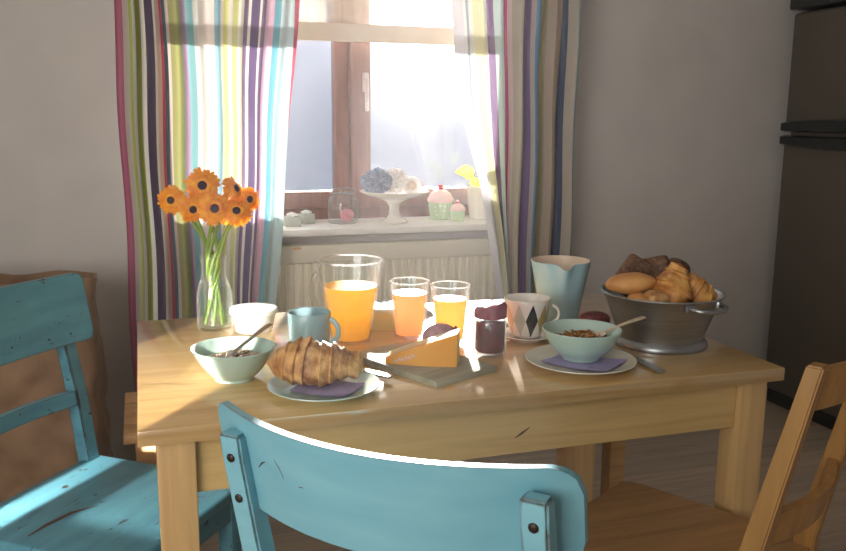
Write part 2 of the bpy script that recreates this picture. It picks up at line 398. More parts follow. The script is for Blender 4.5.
# the last stripes share one stop budget of 32: red selvedge belongs to the hem below
def mapL(u, z):
    x = -.03 + .57*u; f = min(1.35, max(0, (1.62-z)/.85))
    if x > .18: x = .18 + (x-.18)*(1-.23*f)
    return x
curtain('striped_curtain', 'multicoloured striped curtain hanging left of the window behind the flowers', [p for p, c in lp]+[300], [c for p, c in lp], 1, 0, mapL, 1.56, 8.5, .022, .4)
rp = [(452, (226, 222, 226)), (458, W_), (460, (176, 190, 214)), (465, W_), (471, (234, 228, 184)), (478, (246, 242, 224)), (488, (146, 124, 160)), (493, (206, 224, 224)), (502, (216, 110, 146)), (508, (228, 206, 204)), (511, (200, 190, 174)), (522, (134, 114, 156)), (530, (186, 176, 176)), (533, (108, 150, 184)), (540, (206, 130, 156)), (542, (166, 162, 126)), (548, (190, 176, 156)), (553, (152, 132, 118)), (558, (84, 96, 122)), (567, (196, 188, 174)), (573, (146, 168, 172))]
def mapR(u, z):
    x = 1.058 + .472*u; f = min(1, max(0, (1.65-z)/.86)); f = f**.85
    T = ((3, 1.03), (1.6, 1.058), (1.3, 1.09), (.99, 1.175), (.81, 1.21), (.56, 1.265), (-1, 1.28)); e = 1.28
    for (za, xa), (zb, xb) in zip(T, T[1:]):
        if zb <= z <= za: e = xb+(xa-xb)*(z-zb)/(za-zb)
    if x < 1.29: x = e + (x-1.058)/.232*(1.29+.012*f-e)
    elif x < 1.4: x += .012*f*(1.4-x)/.11
    return x
curtain('striped_curtain', 'muted striped curtain gathered right of the window behind the pale blue jug', [p for p, c in rp]+[576], [c for p, c in rp], 0, 0, mapR, 1.55, 6.5, .024, 2.2)

# radiator ----------------------------------------------------------------
t = thing('radiator', 'cream panel radiator under the window sill', 'radiator', (.9, 1.67, .12))
x0, x1 = .30, 1.49
pr = []
n = 36
for k in range(n*6+1):
    x = x0+.02+(x1-x0-.04)*k/(n*6); q = k % 6
    pr.append((x-.9, (-.012 if q in (0, 1, 5) else -.002)))
rows = [[(x, y-.008, z) for x, y in pr] for z in (.03, .58)]
MB().grid(rows).box((x0-.9, -.012, .58), (x1-.9, .03, .645), .006).box((x0-.9, -.012, 0), (x1-.9, .03, .03), .006).box((x0-.9, -.016, .03), (x0-.88, .03, .58), .004).box((x1-.92, -.016, .03), (x1-.9, .03, .58), .004).build('front_panel', M['radiator'], t, ang=25)
for x in (-.48, .47): MB().box((x-.015, .012, -.12), (x+.015, .028, .03), .003).build('foot', M['radiator'], t)
MB().box((x0-.9, .030, .02), (x1-.9, .046, .64), .003).build('back_panel', M['radiator'], t)

# orange stain on the strip of wall beneath the sill
bb = MB()
for dx, r_ in ((-.012, .006), (-.003, .008), (.008, .006)):
    bb.ball((dx, 0, .001*dx/.01), r_, 2, (1, .25, .8))
tag(bb.build('orange_mark', M['orange_mark'], loc=(.535, 1.66-.0035, .755)), 'tiny orange mark on the radiator just below the sill', 'mark')

# fridge ------------------------------------------------------------------
t = thing('fridge', 'tall dark grey fridge freezer with black grips at the right edge', 'fridge', (2.86, 1.36, 0))
fx = 2.565-2.86
MB().box((fx+.035, -.32, .06), (.30, .305, 1.64), .006).build('body', M['fridge'], t)
MB().box((fx, -.32, .065), (fx+.032, .303, 1.135), .012, 3).build('door', M['fridge'], t)
MB().box((fx, -.32, 1.175), (fx+.032, .303, 1.632), .012, 3).build('door', M['fridge'], t)
for z0, s in ((1.148, -1), (1.162, 1)):
    rows = []
    for k in range(25):
        v = k/24; y = .30-.62*v; d = .012+.030*sin(PI*min(1, v*.8+.1))
        zt, zb = (z0, z0-.04-.012*sin(PI*v)) if s < 0 else (z0+.04+.012*sin(PI*v), z0)
        rows.append([(fx-.0, y, zb), (fx-d, y, zb+.006), (fx-d, y, zt-.006), (fx-.0, y, zt)])
    MB().grid(rows, close_v=True, cap=True).build('grip', M['fridge_black'], t)
MB().box((fx+.02, -.32, .0), (.29, .30, .06), .004).build('plinth', M['fridge_black'], t)
MB().box((fx-.02, -.34, 1.645), (.30, .31, 1.76), .008).build('top_cover', M['fridge_black'], t)

# ------------------------------------------------------------------ furniture
H = .74
t = thing('dining_table', 'light pine dining table set for breakfast', 'table', (.6, .375, 0))
c = Matrix.Translation((-.6, -.375, 0))
MB().box((0, 0, H-.0262), (1.2, .75, H), .0025, 2, c).build('tabletop', M['table_top'], t)
for x in (.0265, 1.1185):
    for y in (.02, .67):
        MB().box((x, y, 0), (x+.06, y+.06, H-.0265), .003, 2, c).build('leg', M['table_leg'], t)
for lo, hi in (((.087, .035, .615), (1.118, .055, .7135)), ((.087, .695, .615), (1.118, .715, .7135)), ((.042, .081, .615), (.062, .669, .7135)), ((1.143, .081, .615), (1.163, .669, .7135))):
    MB().box(lo, hi, .001, 1, c).build('apron', M['table_apron'], t)

MB().tube([(.645-.6, .0348-.375, .6452), (.6586-.6, .0348-.375, .6533), (.6742-.6, .0348-.375, .663)], [.0006, .0022, .0005], 8).build('wood_knot', M['bare_edge'], t)['label'] = 'dark knot in the apron'

t = thing('wooden_bench', 'slatted pine bench between the table and the window', 'bench', (.6, .955, 0))
for k in range(4):
    y = -.175 + k*.089
    MB().box((-.646, y, .428), (.77, y+.086, .45), .003).build('slat', M['bench'], t)
for x in (-.62, .695):
    for y in (-.17, .12):
        MB().box((x, y, 0), (x+.05, y+.05, .427), .003).build('leg', M['bench'], t)
MB().box((-.57, -.158, .36), (.695, -.138, .427), .002).box((-.57, .138, .36), (.695, .158, .427), .002).build('rail', M['bench'], t)

def blue_chair(label, loc, rz, mt, hw, ztop, ph, lean, sd, sag, group=None, rail=True, over=.035, postw=.013, screws=True, cr0=.032, pdx=0):
    """local frame: +y = facing direction, origin on floor at the middle of the back posts"""
    t = thing('painted_chair', label, 'chair', loc, rz, group)
    # seat
    bb = MB()
    n = 12; rows = []
    fw = hw+.01
    for zz in (.425, .448):
        pts = []
        for (x, y) in ((-hw, -.015), (hw, -.015), (fw, sd), (-fw, sd)): pts.append((x, y))
        rows.append(pts)
    bb.box((-hw-.004, -.02, .424), (hw+.004, sd, .45), .007, 3)
    bb.build('seat', mt, t)
    bb = MB()
    bb.box((-hw+.01, .0, .37), (hw-.01, .018, .424), .002).box((-hw+.01, sd-.035, .37), (hw-.01, sd-.017, .424), .002)
    bb.box((-hw+.01, .018, .37), (-hw+.028, sd-.035, .424), .002).box((hw-.028, .018, .37), (hw-.01, sd-.035, .424), .002)
    bb.build('apron', mt, t)
    for s in (-1, 1):
        x = s*(hw-.022)
        MB().box((x-.018, sd-.05, 0), (x+.018, sd-.014, .424), .003).build('leg', mt, t)
        x += pdx
        # rear post: leg running up into the raked back
        rows = []
        for z, yy, d in ((0, -.06, .030), (.25, -.025, .034), (.45, -.012, .036), (.6, -.012-lean*.28, .034), (ztop-.05, -.012-lean*.86, .026), (ztop-.022, -.012-lean*.92, .022)):
            q = postw
            rows.append([(x-q, yy-d/2, z), (x+q, yy-d/2, z), (x+q, yy+d/2, z), (x-q, yy+d/2, z)])
        p = MB().grid(rows, close_v=True, cap=True)
        bmesh.ops.bevel(p.bm, geom=[e for e in p.bm.edges], offset=.003, segments=2, affect='EDGES')
        po = p.build('back_post', mt, t)
        if screws:
            for z in (ztop-ph*.42, ztop-ph*.86):
                f = (z-.45)/(ztop-.45); yy = -.012-lean*f*.98-.0165+.006*f*1
                sb = MB(); sb.ball((x, yy-.002+.004*(1-f), z), .0055, 2, (1, .35, 1)); sb.build('screw', M['screw'], po)
    for s in (-1, 1):
        x = s*(hw-.022)
        MB().box((x-.009, -.02, .17), (x+.009, sd-.045, .195), .003).build('stretcher', mt, t)
    MB().box((-hw+.03, sd*.5-.01, .172), (hw-.03, sd*.5+.01, .193), .003).build('stretcher', mt, t)
    # curved back panel in front of the posts
    L = hw+over
    def panel(z0, z1, th, cr, half):
        nx, nz = 36, 10; fr, bk = [], []
        for i in range(nx+1):
            x = -half*cos(PI*i/nx)*.6-half*(1-2*i/nx)*.4
            e = half-abs(x); k = cr-math.sqrt(max(0, cr*cr-(cr-e)**2)) if e < cr else 0
            a, bq = z0+k, z1-k
            for lst, off in ((fr, .0), (bk, th)):
                r_ = []
                for j in range(nz+1):
                    z = a+(bq-a)*j/nz; f = (z-.45)/(ztop-.45)
                    y = -.012-lean*f + .017 + off + sag*((x/half)**2) - sag*((hw-.022)/half)**2
                    r_.append((x, y, z))
                lst.append(r_)
        rows = [f_+b_[::-1] for f_, b_ in zip(fr, bk)]
        g = MB().grid(rows, close_v=True, cap=True)
        return g
    panel(ztop-ph, ztop, .011, cr0, L).build('backrest', mt, t, ang=50)
    if rail: panel(.582, .614, .016, .004, hw-.046).build('back_rail', mt, t, ang=50)
    return t

# front chair : back edge runs from (.11,-.34) to (.41,-.63), faces the table
ax = math.atan2(-.300, .300)
mid = Vector((.263, -.478)); fdir = Vector((-sin(ax), cos(ax)))
base = mid + fdir*.064 - Vector((.9506, -.3105))*.009
blue_chair('bright blue painted chair in the foreground with a curved screwed backrest', (base.x, base.y, 0), ax, M['blue'], .200, .891, .120, .10, .37, .075, 'blue painted chairs', over=.0235, postw=.0145, pdx=.013)
fc = [o for o in bpy.data.objects if o.get('label', '').startswith('bright blue')][0]
finv = (Matrix.Translation(fc.location) @ Matrix.Rotation(ax, 4, 'Z')).inverted()
for pts_, r_ in (([(.1331, -.4091, .8333), (.1354, -.4185, .8415), (.1378, -.4254, .8451)], .0011), ([(.145, -.4439, .8539), (.1495, -.4485, .8461), (.1541, -.4513, .8342)], .0006), ([(.1668, -.4706, .8317), (.1702, -.4756, .8323)], .0010)):
    MB().tube([finv @ Vector(p) for p in pts_], [r_*.6]+[r_]*(len(pts_)-2)+[r_*.5], 6).build('scratch_mark', M['bare_edge'], fc)
# left chair
u = Vector((.788, -.616)); n_ = Vector((.616, .788))
rz = math.atan2(u.y, u.x) - PI/2
pb = Vector((-.117, .668)) - n_*.175 + u*.012
blue_chair('worn blue painted chair on the left with a brown scuff on its seat', (pb.x, pb.y, 0), rz, M['blue_old'], .195, .865, .150, .075, .385, .02, 'blue painted chairs', over=.036, postw=.017, screws=False, cr0=.018)

# brown scuff worn into the left chair's seat
lc = [o for o in bpy.data.objects if o.get('label', '').startswith('worn blue')][0]
inv = (Matrix.Translation(lc.location) @ Matrix.Rotation(rz, 4, 'Z')).inverted()
pts = [inv @ Vector(p) for p in ((-.205, .305, .4502), (-.175, .345, .4502), (-.135, .385, .4502), (-.088, .402, .4502))]
MB().tube(pts, [.002, .006, .006, .001], 8, sx=.12, sy=1).build('scuff_mark', M['bare_edge'], lc)['label'] = 'brown curved scuff'

# honey coloured wooden chair on the right
az = math.radians(60); e2 = Vector((sin(az), cos(az), 0)); e1 = Vector((cos(az), -sin(az), 0))
B0 = Vector((.866, -.303, 0)); T0 = Vector((.911, -.388, .88)); wch = .335
t = thing('wooden_chair', 'honey coloured wooden chair at the right front corner of the table', 'chair', (B0.x, B0.y, 0))
o_ = B0.copy()
def quadpost(name, b_, t_, wb, wt, mt, par, dn=.030, tn=.022):
    rows = []
    for p, a, d in ((b_, wb, dn), (t_, wt, tn)):
        p = p-o_
        rows.append([p-e2*a/2-e1*d/2, p+e2*a/2-e1*d/2, p+e2*a/2+e1*d/2, p-e2*a/2+e1*d/2])
    g = MB().grid(rows, close_v=True, cap=True); bmesh.ops.bevel(g.bm, geom=g.bm.edges[:], offset=.003, segments=2, affect='EDGES')
    return g.build(name, mt, par)
Zv = Vector((0, 0, 1))
B1 = B0 + e2*wch; T1 = T0 + e2*wch*.93
for b_, t_ in ((B0, T0), (B1, T1)):
    g = MB(); rows = []
    d_ = (t_-b_); 
    for z, k in ((0, -.10), (.40, 0), (.47, .0), (.88, 1)):
        f = max(0, (z-.45)/.43)
        p = Vector((b_.x, b_.y, z)) + Vector((d_.x, d_.y, 0))*f + e1*(.04*(1-min(1, z/.4))) - o_
        a, dd = .032-.004*f, .038-.014*f
        rows.append([p-e2*a/2-e1*dd/2, p+e2*a/2-e1*dd/2, p+e2*a/2+e1*dd/2, p-e2*a/2+e1*dd/2])
    g.grid(rows, close_v=True, cap=True); bmesh.ops.bevel(g.bm, geom=g.bm.edges[:], offset=.003, segments=2, affect='EDGES')
    g.build('back_post', M['chairwood'], t)
    f_ = b_ - e1*.335 - o_
    g = MB(); g.box((-.017, -.017, 0), (.017, .017, .424), .003, 2, Matrix.Translation(f_) @ Matrix.Rotation(-(az-PI/2), 4, 'Z')); g.build('leg', M['chairwood'], t)
# seat (slightly dished, rounded front corners)
out_ = []
def sp(a, s): return B0 + e2*a - e1*s - o_
bb = MB(); rows = []
for s, k in ((-.015, .0), (.05, .004), (.15, .008), (.25, .012), (.335, .014), (.365, .010), (.380, -.006)):
    A, Bb = -.012-k, wch+.012+k
    rows.append([sp(A+(Bb-A)*q/14, s) + Zv*(.45-.006*sin(PI*q/14)*(1 if 0 < s < .34 else .2)) for q in range(15)])
low = [[p-Zv*.024 for p in r] for r in rows]
g = MB().grid(rows).grid(low)
per = lambda R: R[0]+[r[-1] for r in R[1:-1]]+R[-1][::-1]+[r[0] for r in R[1:-1]][::-1]
g.grid([per(rows), per(low)], close_v=True); bmesh.ops.remove_doubles(g.bm, verts=g.bm.verts[:], dist=.0005)
g.build('seat', M['chairseat'], t)
def slatrail(name, z0, z1, bow):
    rows = []
    for q in range(17):
        v = q/16; r_ = []
        for z, off in ((z0, 0), (z1, 0), (z1, .016), (z0, .016)):
            f = (z-.45)/.43
            a = (B0 + (T0-B0)*0); p0 = Vector((B0.x+(T0.x-B0.x)*f, B0.y+(T0.y-B0.y)*f, z)); p1 = Vector((B1.x+(T1.x-B1.x)*f, B1.y+(T1.y-B1.y)*f, z))
            dirn = (p1-p0).normalized()
            r_.append(p0+dirn*.014+(p1-p0-dirn*.028)*v + e1*(bow*sin(PI*v)-.008+off) - o_)
        rows.append(r_)
    MB().grid(rows, close_v=True, cap=True).build(name, M['chairwood'], t)
slatrail('top_rail', .805, .87, .03); slatrail('back_rail', .575, .632, .03)
for a in (.02, wch-.02):
    p0, p1 = sp(a, .02)+Zv*.40, sp(a, .32)+Zv*.40
    MB().tube([p0, p1], .012, 8).build('rail', M['chairwood'], t)
MB().tube([sp(.02, .335)+Zv*.40, sp(wch-.02, .335)+Zv*.40], .012, 8).build('rail', M['chairwood'], t)

# kraft paper bag against the wall
g = MB(); rows = []
cx_, cy_ = -.40, 1.36
for j in range(41):
    z = .748*j/40; r_ = []
    for i in range(120):
        a = 2*PI*i/120
        ca, sa = cos(a), sin(a); k = 6.0
        sup = (abs(ca)**k+abs(sa)**k)**(-1/k)
        tp = 1 - .03*max(0, (z-.45)/.3)**1.5
        hx, hy = .285*(1+.14*max(0, 1-z/.32)*.9)*tp, .15*(1-.35*max(0, (z-.4)/.33)**1.5)
        x, y = hx*sup*ca, hy*sup*sa
        p = Vector((x*5, y*5, z*5)); d = noise.noise(p*1.0)*.020+noise.noise(p*2.7+Vector((3, 1, 2)))*.011+abs(noise.noise(p*1.7+Vector((9, 4, 2))))*.014
        zz = z + (noise.noise(Vector((x*9, y*9, 1)))*.022*(j/40)**6)
        r_.append((x+d*ca, y+d*sa, zz))
    rows.append(r_)
g.grid(rows, close_v=True)
inner = [[(x*.97, y*.95, z-.0) for x, y, z in rows[-1]], [(x*.96, y*.9, z-.12) for x, y, z in rows[-1]], [(x*.3, y*.3, .60) for x, y, z in rows[-1]]]
g.grid([rows[-1]]+inner, close_v=True)
g.grid([rows[0], [(0, 0, 0)]*120], close_v=True)
bmesh.ops.remove_doubles(g.bm, verts=g.bm.verts[:], dist=.0004)
tag(g.build('paper_bag', M['bag'], loc=(cx_, cy_, 0), ang=70), 'large crumpled brown paper bag standing by the wall behind the blue chair', 'bag')

# ------------------------------------------------------------------ crockery
fwd = Vector((.3105, .9506)); rt = Vector((.9506, -.3105))
def bowl_prof(rb, rt_, h, th=.004, foot=.006):
    out_ = [(rb*.9, 0), (rb, .001), (rb, foot)]
    for k in range(1, 9):
        f = k/8; out_.append((rb+(rt_-rb)*(f**.80), foot+(h-foot)*f**1.12))
    ins = [(rt_-th*.5, h+.0015)]
    for k in range(8, -1, -1):
        f = k/8; ins.append((max(.004, (rb+(rt_-rb)*(f**.80))-th*1.2-(.0 if k else .004)), foot+th+(h-foot-th)*f**1.12))
    ins.append((.004, foot+th)); return out_+ins

def flakes(bb, c_, R, z, n, s, up=.006):
    for k in range(n):
        a, r = random.random()*2*PI, R*math.sqrt(random.random())
        x, y = c_[0]+r*cos(a), c_[1]+r*sin(a)
        zz = z+random.random()*up*(1.4-r/R)
        Mx = Matrix.Translation((x, y, zz)) @ Matrix.Rotation(random.random()*6, 4, 'Z') @ Matrix.Rotation(random.uniform(-.8, .8), 4, 'X')
        bb.box((-s, -s*.7, -s*.25), (s, s*.7, s*.25), s*.2, 1, Mx)

def spoon(name, label, tip, end, mt, group=None):
    tip, end = Vector(tip), Vector(end); d = (end-tip); Ln = d.length; d.normalize()
    side = d.cross(Vector((0, 0, 1))).normalized(); up = side.cross(d)
    t = thing(name, label, 'spoon', tip)
    rows = []
    for f, w, l in ((.22, .004, 0), (.35, .004, .001), (.6, .0045, .002), (.85, .0060, .001), (.97, .0065, 0), (1.0, .0055, 0)):
        p = d*Ln*f + up*l
        rows.append([p-side*w-up*.0009, p+side*w-up*.0009, p+side*w+up*.0009, p-side*w+up*.0009])
    MB().grid(rows, close_v=True, cap=True).build('handle', mt, t)
    g = MB(); rr = []
    for i in range(9):
        f = -.02+.27*i/8; w = .0155*math.sqrt(max(.002, 1-((i-3.6)/5.0)**2))
        rr.append([d*Ln*f*.9 + side*w*q/4 - up*(.006*(1-(q/4)**2)*math.sin(PI*min(1, max(0, i/8)))) for q in range(-4, 5)])
    g.grid(rr); g.grid([[p+up*.0012 for p in r] for r in rr])
    g.build('spoon_bowl', mt, t)
    return t

# left breakfast bowl
bl = Vector((.170, .232))
t = thing('breakfast_bowl', 'pale green bowl of cereal at the left of the table', 'bowl', (bl.x, bl.y, H), 0, 'pale green breakfast bowls')
MB().lathe(bowl_prof(.036, .0765, .060), 64).build('bowl', M['mint'], t)
bb = MB(); bb.lathe([(.001, .037), (.060, .037), (.0595, .0355), (.001, .0355)], 40)
MBm = bb.build('milk', M['milk'], t)
bb = MB(); flakes(bb, (bl.x, bl.y), .050, H+.0375, 140, .0042, .008)
tag(bb.build('cereal', M['oats']), 'pale cereal flakes in the left bowl', 'cereal', kind='stuff')
spoon('spoon', 'grey spoon leaning out of the left bowl', (.152, .214, H+.043), (.244, .272, H+.089), M['cutlery'])

# right plate, napkin, bowl
pr_ = Vector((.822, .127))
t = thing('dinner_plate', 'cream plate under the right muesli bowl', 'plate', (pr_.x, pr_.y, H))
plate = lambda R: [(R*.5, 0), (R*.56, 0), (R*.6, .004), (R*.82, .009), (R*.97, .0135), (R, .0150), (R*.995, .0165), (R*.96, .0160), (R*.80, .0115), (R*.62, .007), (.003, .0062)]
MB().lathe(plate(.107), 72).build('plate', M['cream_china'], t)
def napkin(name, label, pts, z, wav=.0012, nsub=12):
    g = MB(); (a, b_, c_, d_) = [Vector(p) for p in pts]; rows = []
    for i in range(nsub+1):
        r_ = []
        for j in range(nsub+1):
            p = (a*(1-i/nsub)+b_*(i/nsub))*(1-j/nsub) + (d_*(1-i/nsub)+c_*(i/nsub))*(j/nsub)
            r_.append((p.x, p.y, z(p)+wav*noise.noise(Vector((p.x*40, p.y*40, 0)))))
        rows.append(r_)
    g.grid(rows); g.grid([[(x, y, q+.0012) for x, y, q in r] for r in rows])
    return tag(g.build(name, M['napkin']), label, 'napkin', 'lilac paper napkins')
def platez(pc, R):
    def f(p):
        r = (p-pc).length/R
        return H+.0085 + (max(0, r-.55)*.0205)
    return f
napkin('paper_napkin', 'lilac paper napkin under the right muesli bowl', ((.742, .141), (.826, .034), (.905, .094), (.835, .204)), platez(pr_, .107))
br_ = Vector((.829, .140))
t = thing('breakfast_bowl', 'pale green bowl of muesli standing on a cream plate', 'bowl', (br_.x, br_.y, H+.0105), 0, 'pale green breakfast bowls')
def deep_prof(rb, rt_, h, th=.0035):
    o1 = [(rb*.9, 0), (rb, .001), (rb*1.03, .005), (rb*1.35, .014), (rb*1.66, .026), (rb*1.88, .040), (rt_*.965, .052), (rt_, h)]
    o2 = [(rt_-.001, h+.0015), (rt_-th, h+.0005)] + [(max(.003, r-th), z+th*.6) for r, z in o1[-2:0:-1]]
    return o1+o2+[(.003, .007)]
MB().lathe(deep_prof(.036, .0775, .060), 64).build('bowl', M['mint'], t)
MB().lathe([(.001, .037), (.0605, .037), (.0600, .0355), (.001, .0355)], 40).build('milk', M['milk'], t)
bb = MB(); flakes(bb, (br_.x, br_.y), .052, H+.0515, 170, .0042, .009)
tag(bb.build('muesli', M['muesli']), 'golden brown muesli in the right bowl', 'muesli', kind='stuff')
spoon('spoon', 'cream coloured spoon leaning on the rim of the muesli bowl', (.843, .126, H+.056), (.973, .148, H+.083), mat('horn_spoon', (214, 196, 168), .3, coat=.3))

# left plate with napkin and croissant
pl_ = Vector((.312, .112))
t = thing('side_plate', 'pale green plate with a croissant near the front edge', 'plate', (pl_.x, pl_.y, H))
MB().lathe(plate(.098), 72).build('plate', M['mint'], t)
napkin('paper_napkin', 'lilac paper napkin under the large croissant', ((.25, .105), (.33, .036), (.385, .10), (.30, .18)), platez(pl_, .098))

def croissant(name, label, mt, L, R, loc, rot, seg=7, bend=.25, blunt=.5, group=None, seed=0, hump=1.0):
    g = MB(); rows = []; nn = 110; m = 40
    for i in range(nn+1):
        t_ = -1+2*i/nn
        env = max(.03, (1-abs(t_)**2.1))**.62
        if t_ > 0: env = max(env, blunt*(1 if t_ < .93 else math.sqrt(max(0, 1-((t_-.93)/.07)**2))*1+.02))
        q = (t_+1)/2*seg + .45*noise.noise(Vector((t_*2.3, seed*1.7, .4))); fr = q-math.floor(q)
        side = fr if t_ < 0 else 1-fr
        ridge = .87+.13*side**1.5+.09*noise.noise(Vector((t_*3.1+seed*3, 1.7, seed)))
        if t_ < 0 and fr > .93: ridge *= 1-.12*(fr-.93)/.07
        if t_ >= 0 and fr < .07: ridge *= .88+.12*fr/.07
        row = []
        x0_ = t_*L/2; y0_ = bend*L*(t_*t_-.3)*.5
        for k in range(m):
            a = 2*PI*k/m
            ph = (.35*sin(a+seed) + .5*cos(a)*(1 if t_ < 0 else -1)*max(0, 1-abs(t_)*1.2))/seg
            rr = R*env*ridge*(1+.03*sin(5*a+q*2+seed))
            pz = sin(a)*rr*(1.0 if sin(a) > 0 else .62)*(hump if sin(a) > 0 else 1); py = cos(a)*rr*1.08
            p = Vector((x0_+ph*L*.5, y0_+py, pz))
            d = noise.noise(p*90+Vector((seed, 0, 0)))*.0030 + noise.noise(p*38+Vector((0, seed, 0)))*.0065
            row.append(p+Vector((0, cos(a), sin(a)))*d)
        rows.append(row)
    zmin = min(p.z for r in rows for p in r)
    g.grid(rows, close_v=True, cap=True)
    o = g.build(name, mt, loc=loc, rot=rot, ang=70)
    return tag(o, label, 'croissant', group)
croissant('croissant', 'big flaky croissant lying on the pale green plate', M['croissant'], .166, .047, (.299, .128, H+.0410), (0, .06, math.atan2(-.26, .95)), 9, .22, .58, 'croissants', 1.3, 1.12)

# butter knives
def knife(label, a, b_, mt_h, mt_b, hl=.085, w=.0085, tilt=0):
    a, b_ = Vector(a), Vector(b_); d = b_-a; Ln = d.length; d.normalize(); side = d.cross(Vector((0, 0, 1))).normalized(); up = side.cross(d)
    t = thing('table_knife', label, 'knife', a)
    def strip(f0, f1, ws, th, nm_, mt):
        rows = []
        for i, w_ in enumerate(ws):
            p = d*(f0+(f1-f0)*i/(len(ws)-1))
            rows.append([p-side*w_, p+side*w_, p+side*w_+up*th, p-side*w_+up*th])
        g = MB().grid(rows, close_v=True, cap=True); return g.build(nm_, mt, t)
    strip(0, hl, [w*.9, w, w*.85, w*.7], .0045, 'handle', mt_h)
    strip(hl-.002, Ln, [w*.55, w*.95, w*1.05, w*.95, w*.2], .0014, 'blade', mt_b)
    return t
knife('steel table knife beside the cream plate', (.944, .036, H+.001), (.948, .214, H+.001), M['cutlery'], M['blade'], .098, .0098)
knife('shiny butter knife resting on the croissant plate', (.437, .122, H+.010), (.355, .205, H+.018), M['cutlery'], M['cutlery'], .07, .0075)

# mug
t = thing('mug', 'blue grey mug behind the croissant', 'mug', (.343, .410, H))
MB().lathe([(.036, 0), (.0385, .001), (.0400, .004), (.0430, .025), (.0436, .05), (.0444, .075), (.0438, .0765), (.0420, .075), (.0408, .05), (.0400, .025), (.0370, .006), (.002, .005)], 64).build('cup_body', M['mugblue'], t)
hd = (rt*.93 - fwd*.36).normalized(); hp = []
for k in range(15):
    a = -1.25+2.5*k/14
    hp.append((hd.x*(.040+.027*cos(a)), hd.y*(.040+.027*cos(a)), .040+.026*sin(a)))
MB().tube(hp, .0048, 10, sx=1.2, sy=.8).build('handle', M['mugblue'], t)

# glass pitcher of orange juice
def wall_prof(rb, rt_, h, th=.0028, base=.008):
    n = 10; o1 = [(rb*.92, 0), (rb, .002)]+[(rb+(rt_-rb)*(k/n)**1.0, .003+(h-.003)*k/n) for k in range(1, n+1)]
    o2 = [(rt_-th*.5, h+.001)]+[(rb+(rt_-rb)*k/n-th, base+(h-base)*k/n) for k in range(n, -1, -1)]+[(.002, base)]
    return o1+o2
def juice_prof(rb, rt_, h, z1, th=.0036, base=.0088):
    n = 8; r = lambda z: rb+(rt_-rb)*z/h-th
    return [(.002, base)]+[(r(base+(z1-base)*k/n), base+(z1-base)*k/n) for k in range(n+1)]
pc = Vector((.436, .434))
t = thing('juice_pitcher', 'glass pitcher of orange juice with an empty upper third', 'pitcher', (pc.x, pc.y, H))
MB().lathe(wall_prof(.0405, .0695, .176), 72).build('pitcher_body', M['glass'], t)
MB().lathe(juice_prof(.0405, .0695, .176, .122), 64, cap0=True, cap1=True).build('juice', M['juice'], t)
hd = (-rt*.97 - fwd*.1).normalized(); hp = []
for k in range(19):
    a = -1.35+2.7*k/18
    hp.append((hd.x*(.055+.020*cos(a))+hd.x*.010*k/18, hd.y*(.055+.020*cos(a))+hd.y*.010*k/18, .105+.045*sin(a)))
MB().tube(hp, .0058, 10).build('handle', M['glass'], t)

def rim_highlight(par, r, z, th=.0017):
    MB().tube([(r*cos(2*PI*k/64), r*sin(2*PI*k/64), z) for k in range(65)], th, 8, cap=False).build('rim', M['rim'], par)  # extra whitened ring that paints the bright rim highlight
rim_highlight(t, .0685, .1765, .0019)
def tumbler(label, c_, rb, rt_, h, zl, mj):
    t = thing('juice_glass', label, 'glass', (c_[0], c_[1], H), 0, 'small glasses of juice')
    fl = lambda r, z, a: r*(1+.010*cos(12*a)*(1 if z < h*.75 else 0))
    MB().lathe(wall_prof(rb, rt_, h, .0024, .009), 96, fn=fl).build('tumbler', M['glass'], t)
    MB().lathe(juice_prof(rb-.001, rt_-.001, h, zl, .0034, .0095), 64).build('juice', mj, t)
    rim_highlight(t, rt_-.001, h+.0005, .0014)
tumbler('glass of pinkish orange juice right beside the pitcher', (.566, .430), .0325, .0435, .125, .100, M['pinkjuice'])
tumbler('glass of pale orange juice behind the cheese and the jam jar', (.637, .366), .031, .0425, .125, .096, M['palejuice'])

# yellow tub behind the glasses
t = thing('butter_tub', 'yellow tub with a white lid behind the pitcher', 'tub', (.540, .535, H))
MB().lathe([(.040, 0), (.042, .003), (.047, .040), (.0475, .044), (.002, .044)], 48).build('tub_body', mat('yellow_plastic', (255, 243, 176), .4, var=.03, trans=.8), t)
MB().lathe([(.049, .0445), (.0495, .049), (.048, .0525), (.002, .0530)], 48).build('lid', M['tub'], t)

# frosted tub
t = thing('plastic_tub', 'frosted white plastic tub with a lid beside the vase', 'tub', (.250, .588, H))
MB().lathe([(.040, 0), (.042, .002), (.0475, .036), (.0470, .040), (.002, .040)], 56).build('tub_body', M['tub'], t)
MB().lathe([(.0525, .0405), (.054, .043), (.0535, .050), (.0515, .052), (.045, .0505), (.002, .0505)], 56).build('lid', M['tub'], t)

# jam jar
t = thing('jam_jar', 'dark plum jam jar with a cloth lid between the glasses and the cup', 'jar', (.684, .256, H)); t.scale = (1.06, 1.06, 1.13)
MB().lathe([(.026, 0), (.029, .002), (.0305, .008), (.0305, .058), (.028, .066), (.0255, .070), (.0258, .074), (.024, .074), (.0235, .070), (.0265, .064), (.0288, .056), (.0288, .010), (.026, .006), (.002, .005)], 56).build('jar_body', M['glass'], t)
MB().lathe([(.002, .0062), (.0258, .0068), (.0280, .010), (.0280, .056), (.0258, .0632), (.002, .0632)], 48).build('jam', M['jam'], t)
def lidfn(r, z, a): return r*(1+.03*sin(7*a)+.02*sin(11*a+1)) if z < .084 else r
g = MB().lathe([(.0275, .068), (.0300, .069), (.0305, .078), (.0290, .083), (.0255, .088), (.018, .0895), (.002, .090)], 70, cap0=False, fn=lidfn)
for v in g.bm.verts:
    if v.co.z > .078: v.co.z += max(0, (v.co.x*rt.x+v.co.y*rt.y)*.32+.003)+.002*noise.noise(v.co*70)
g.build('lid', M['lid'], t)

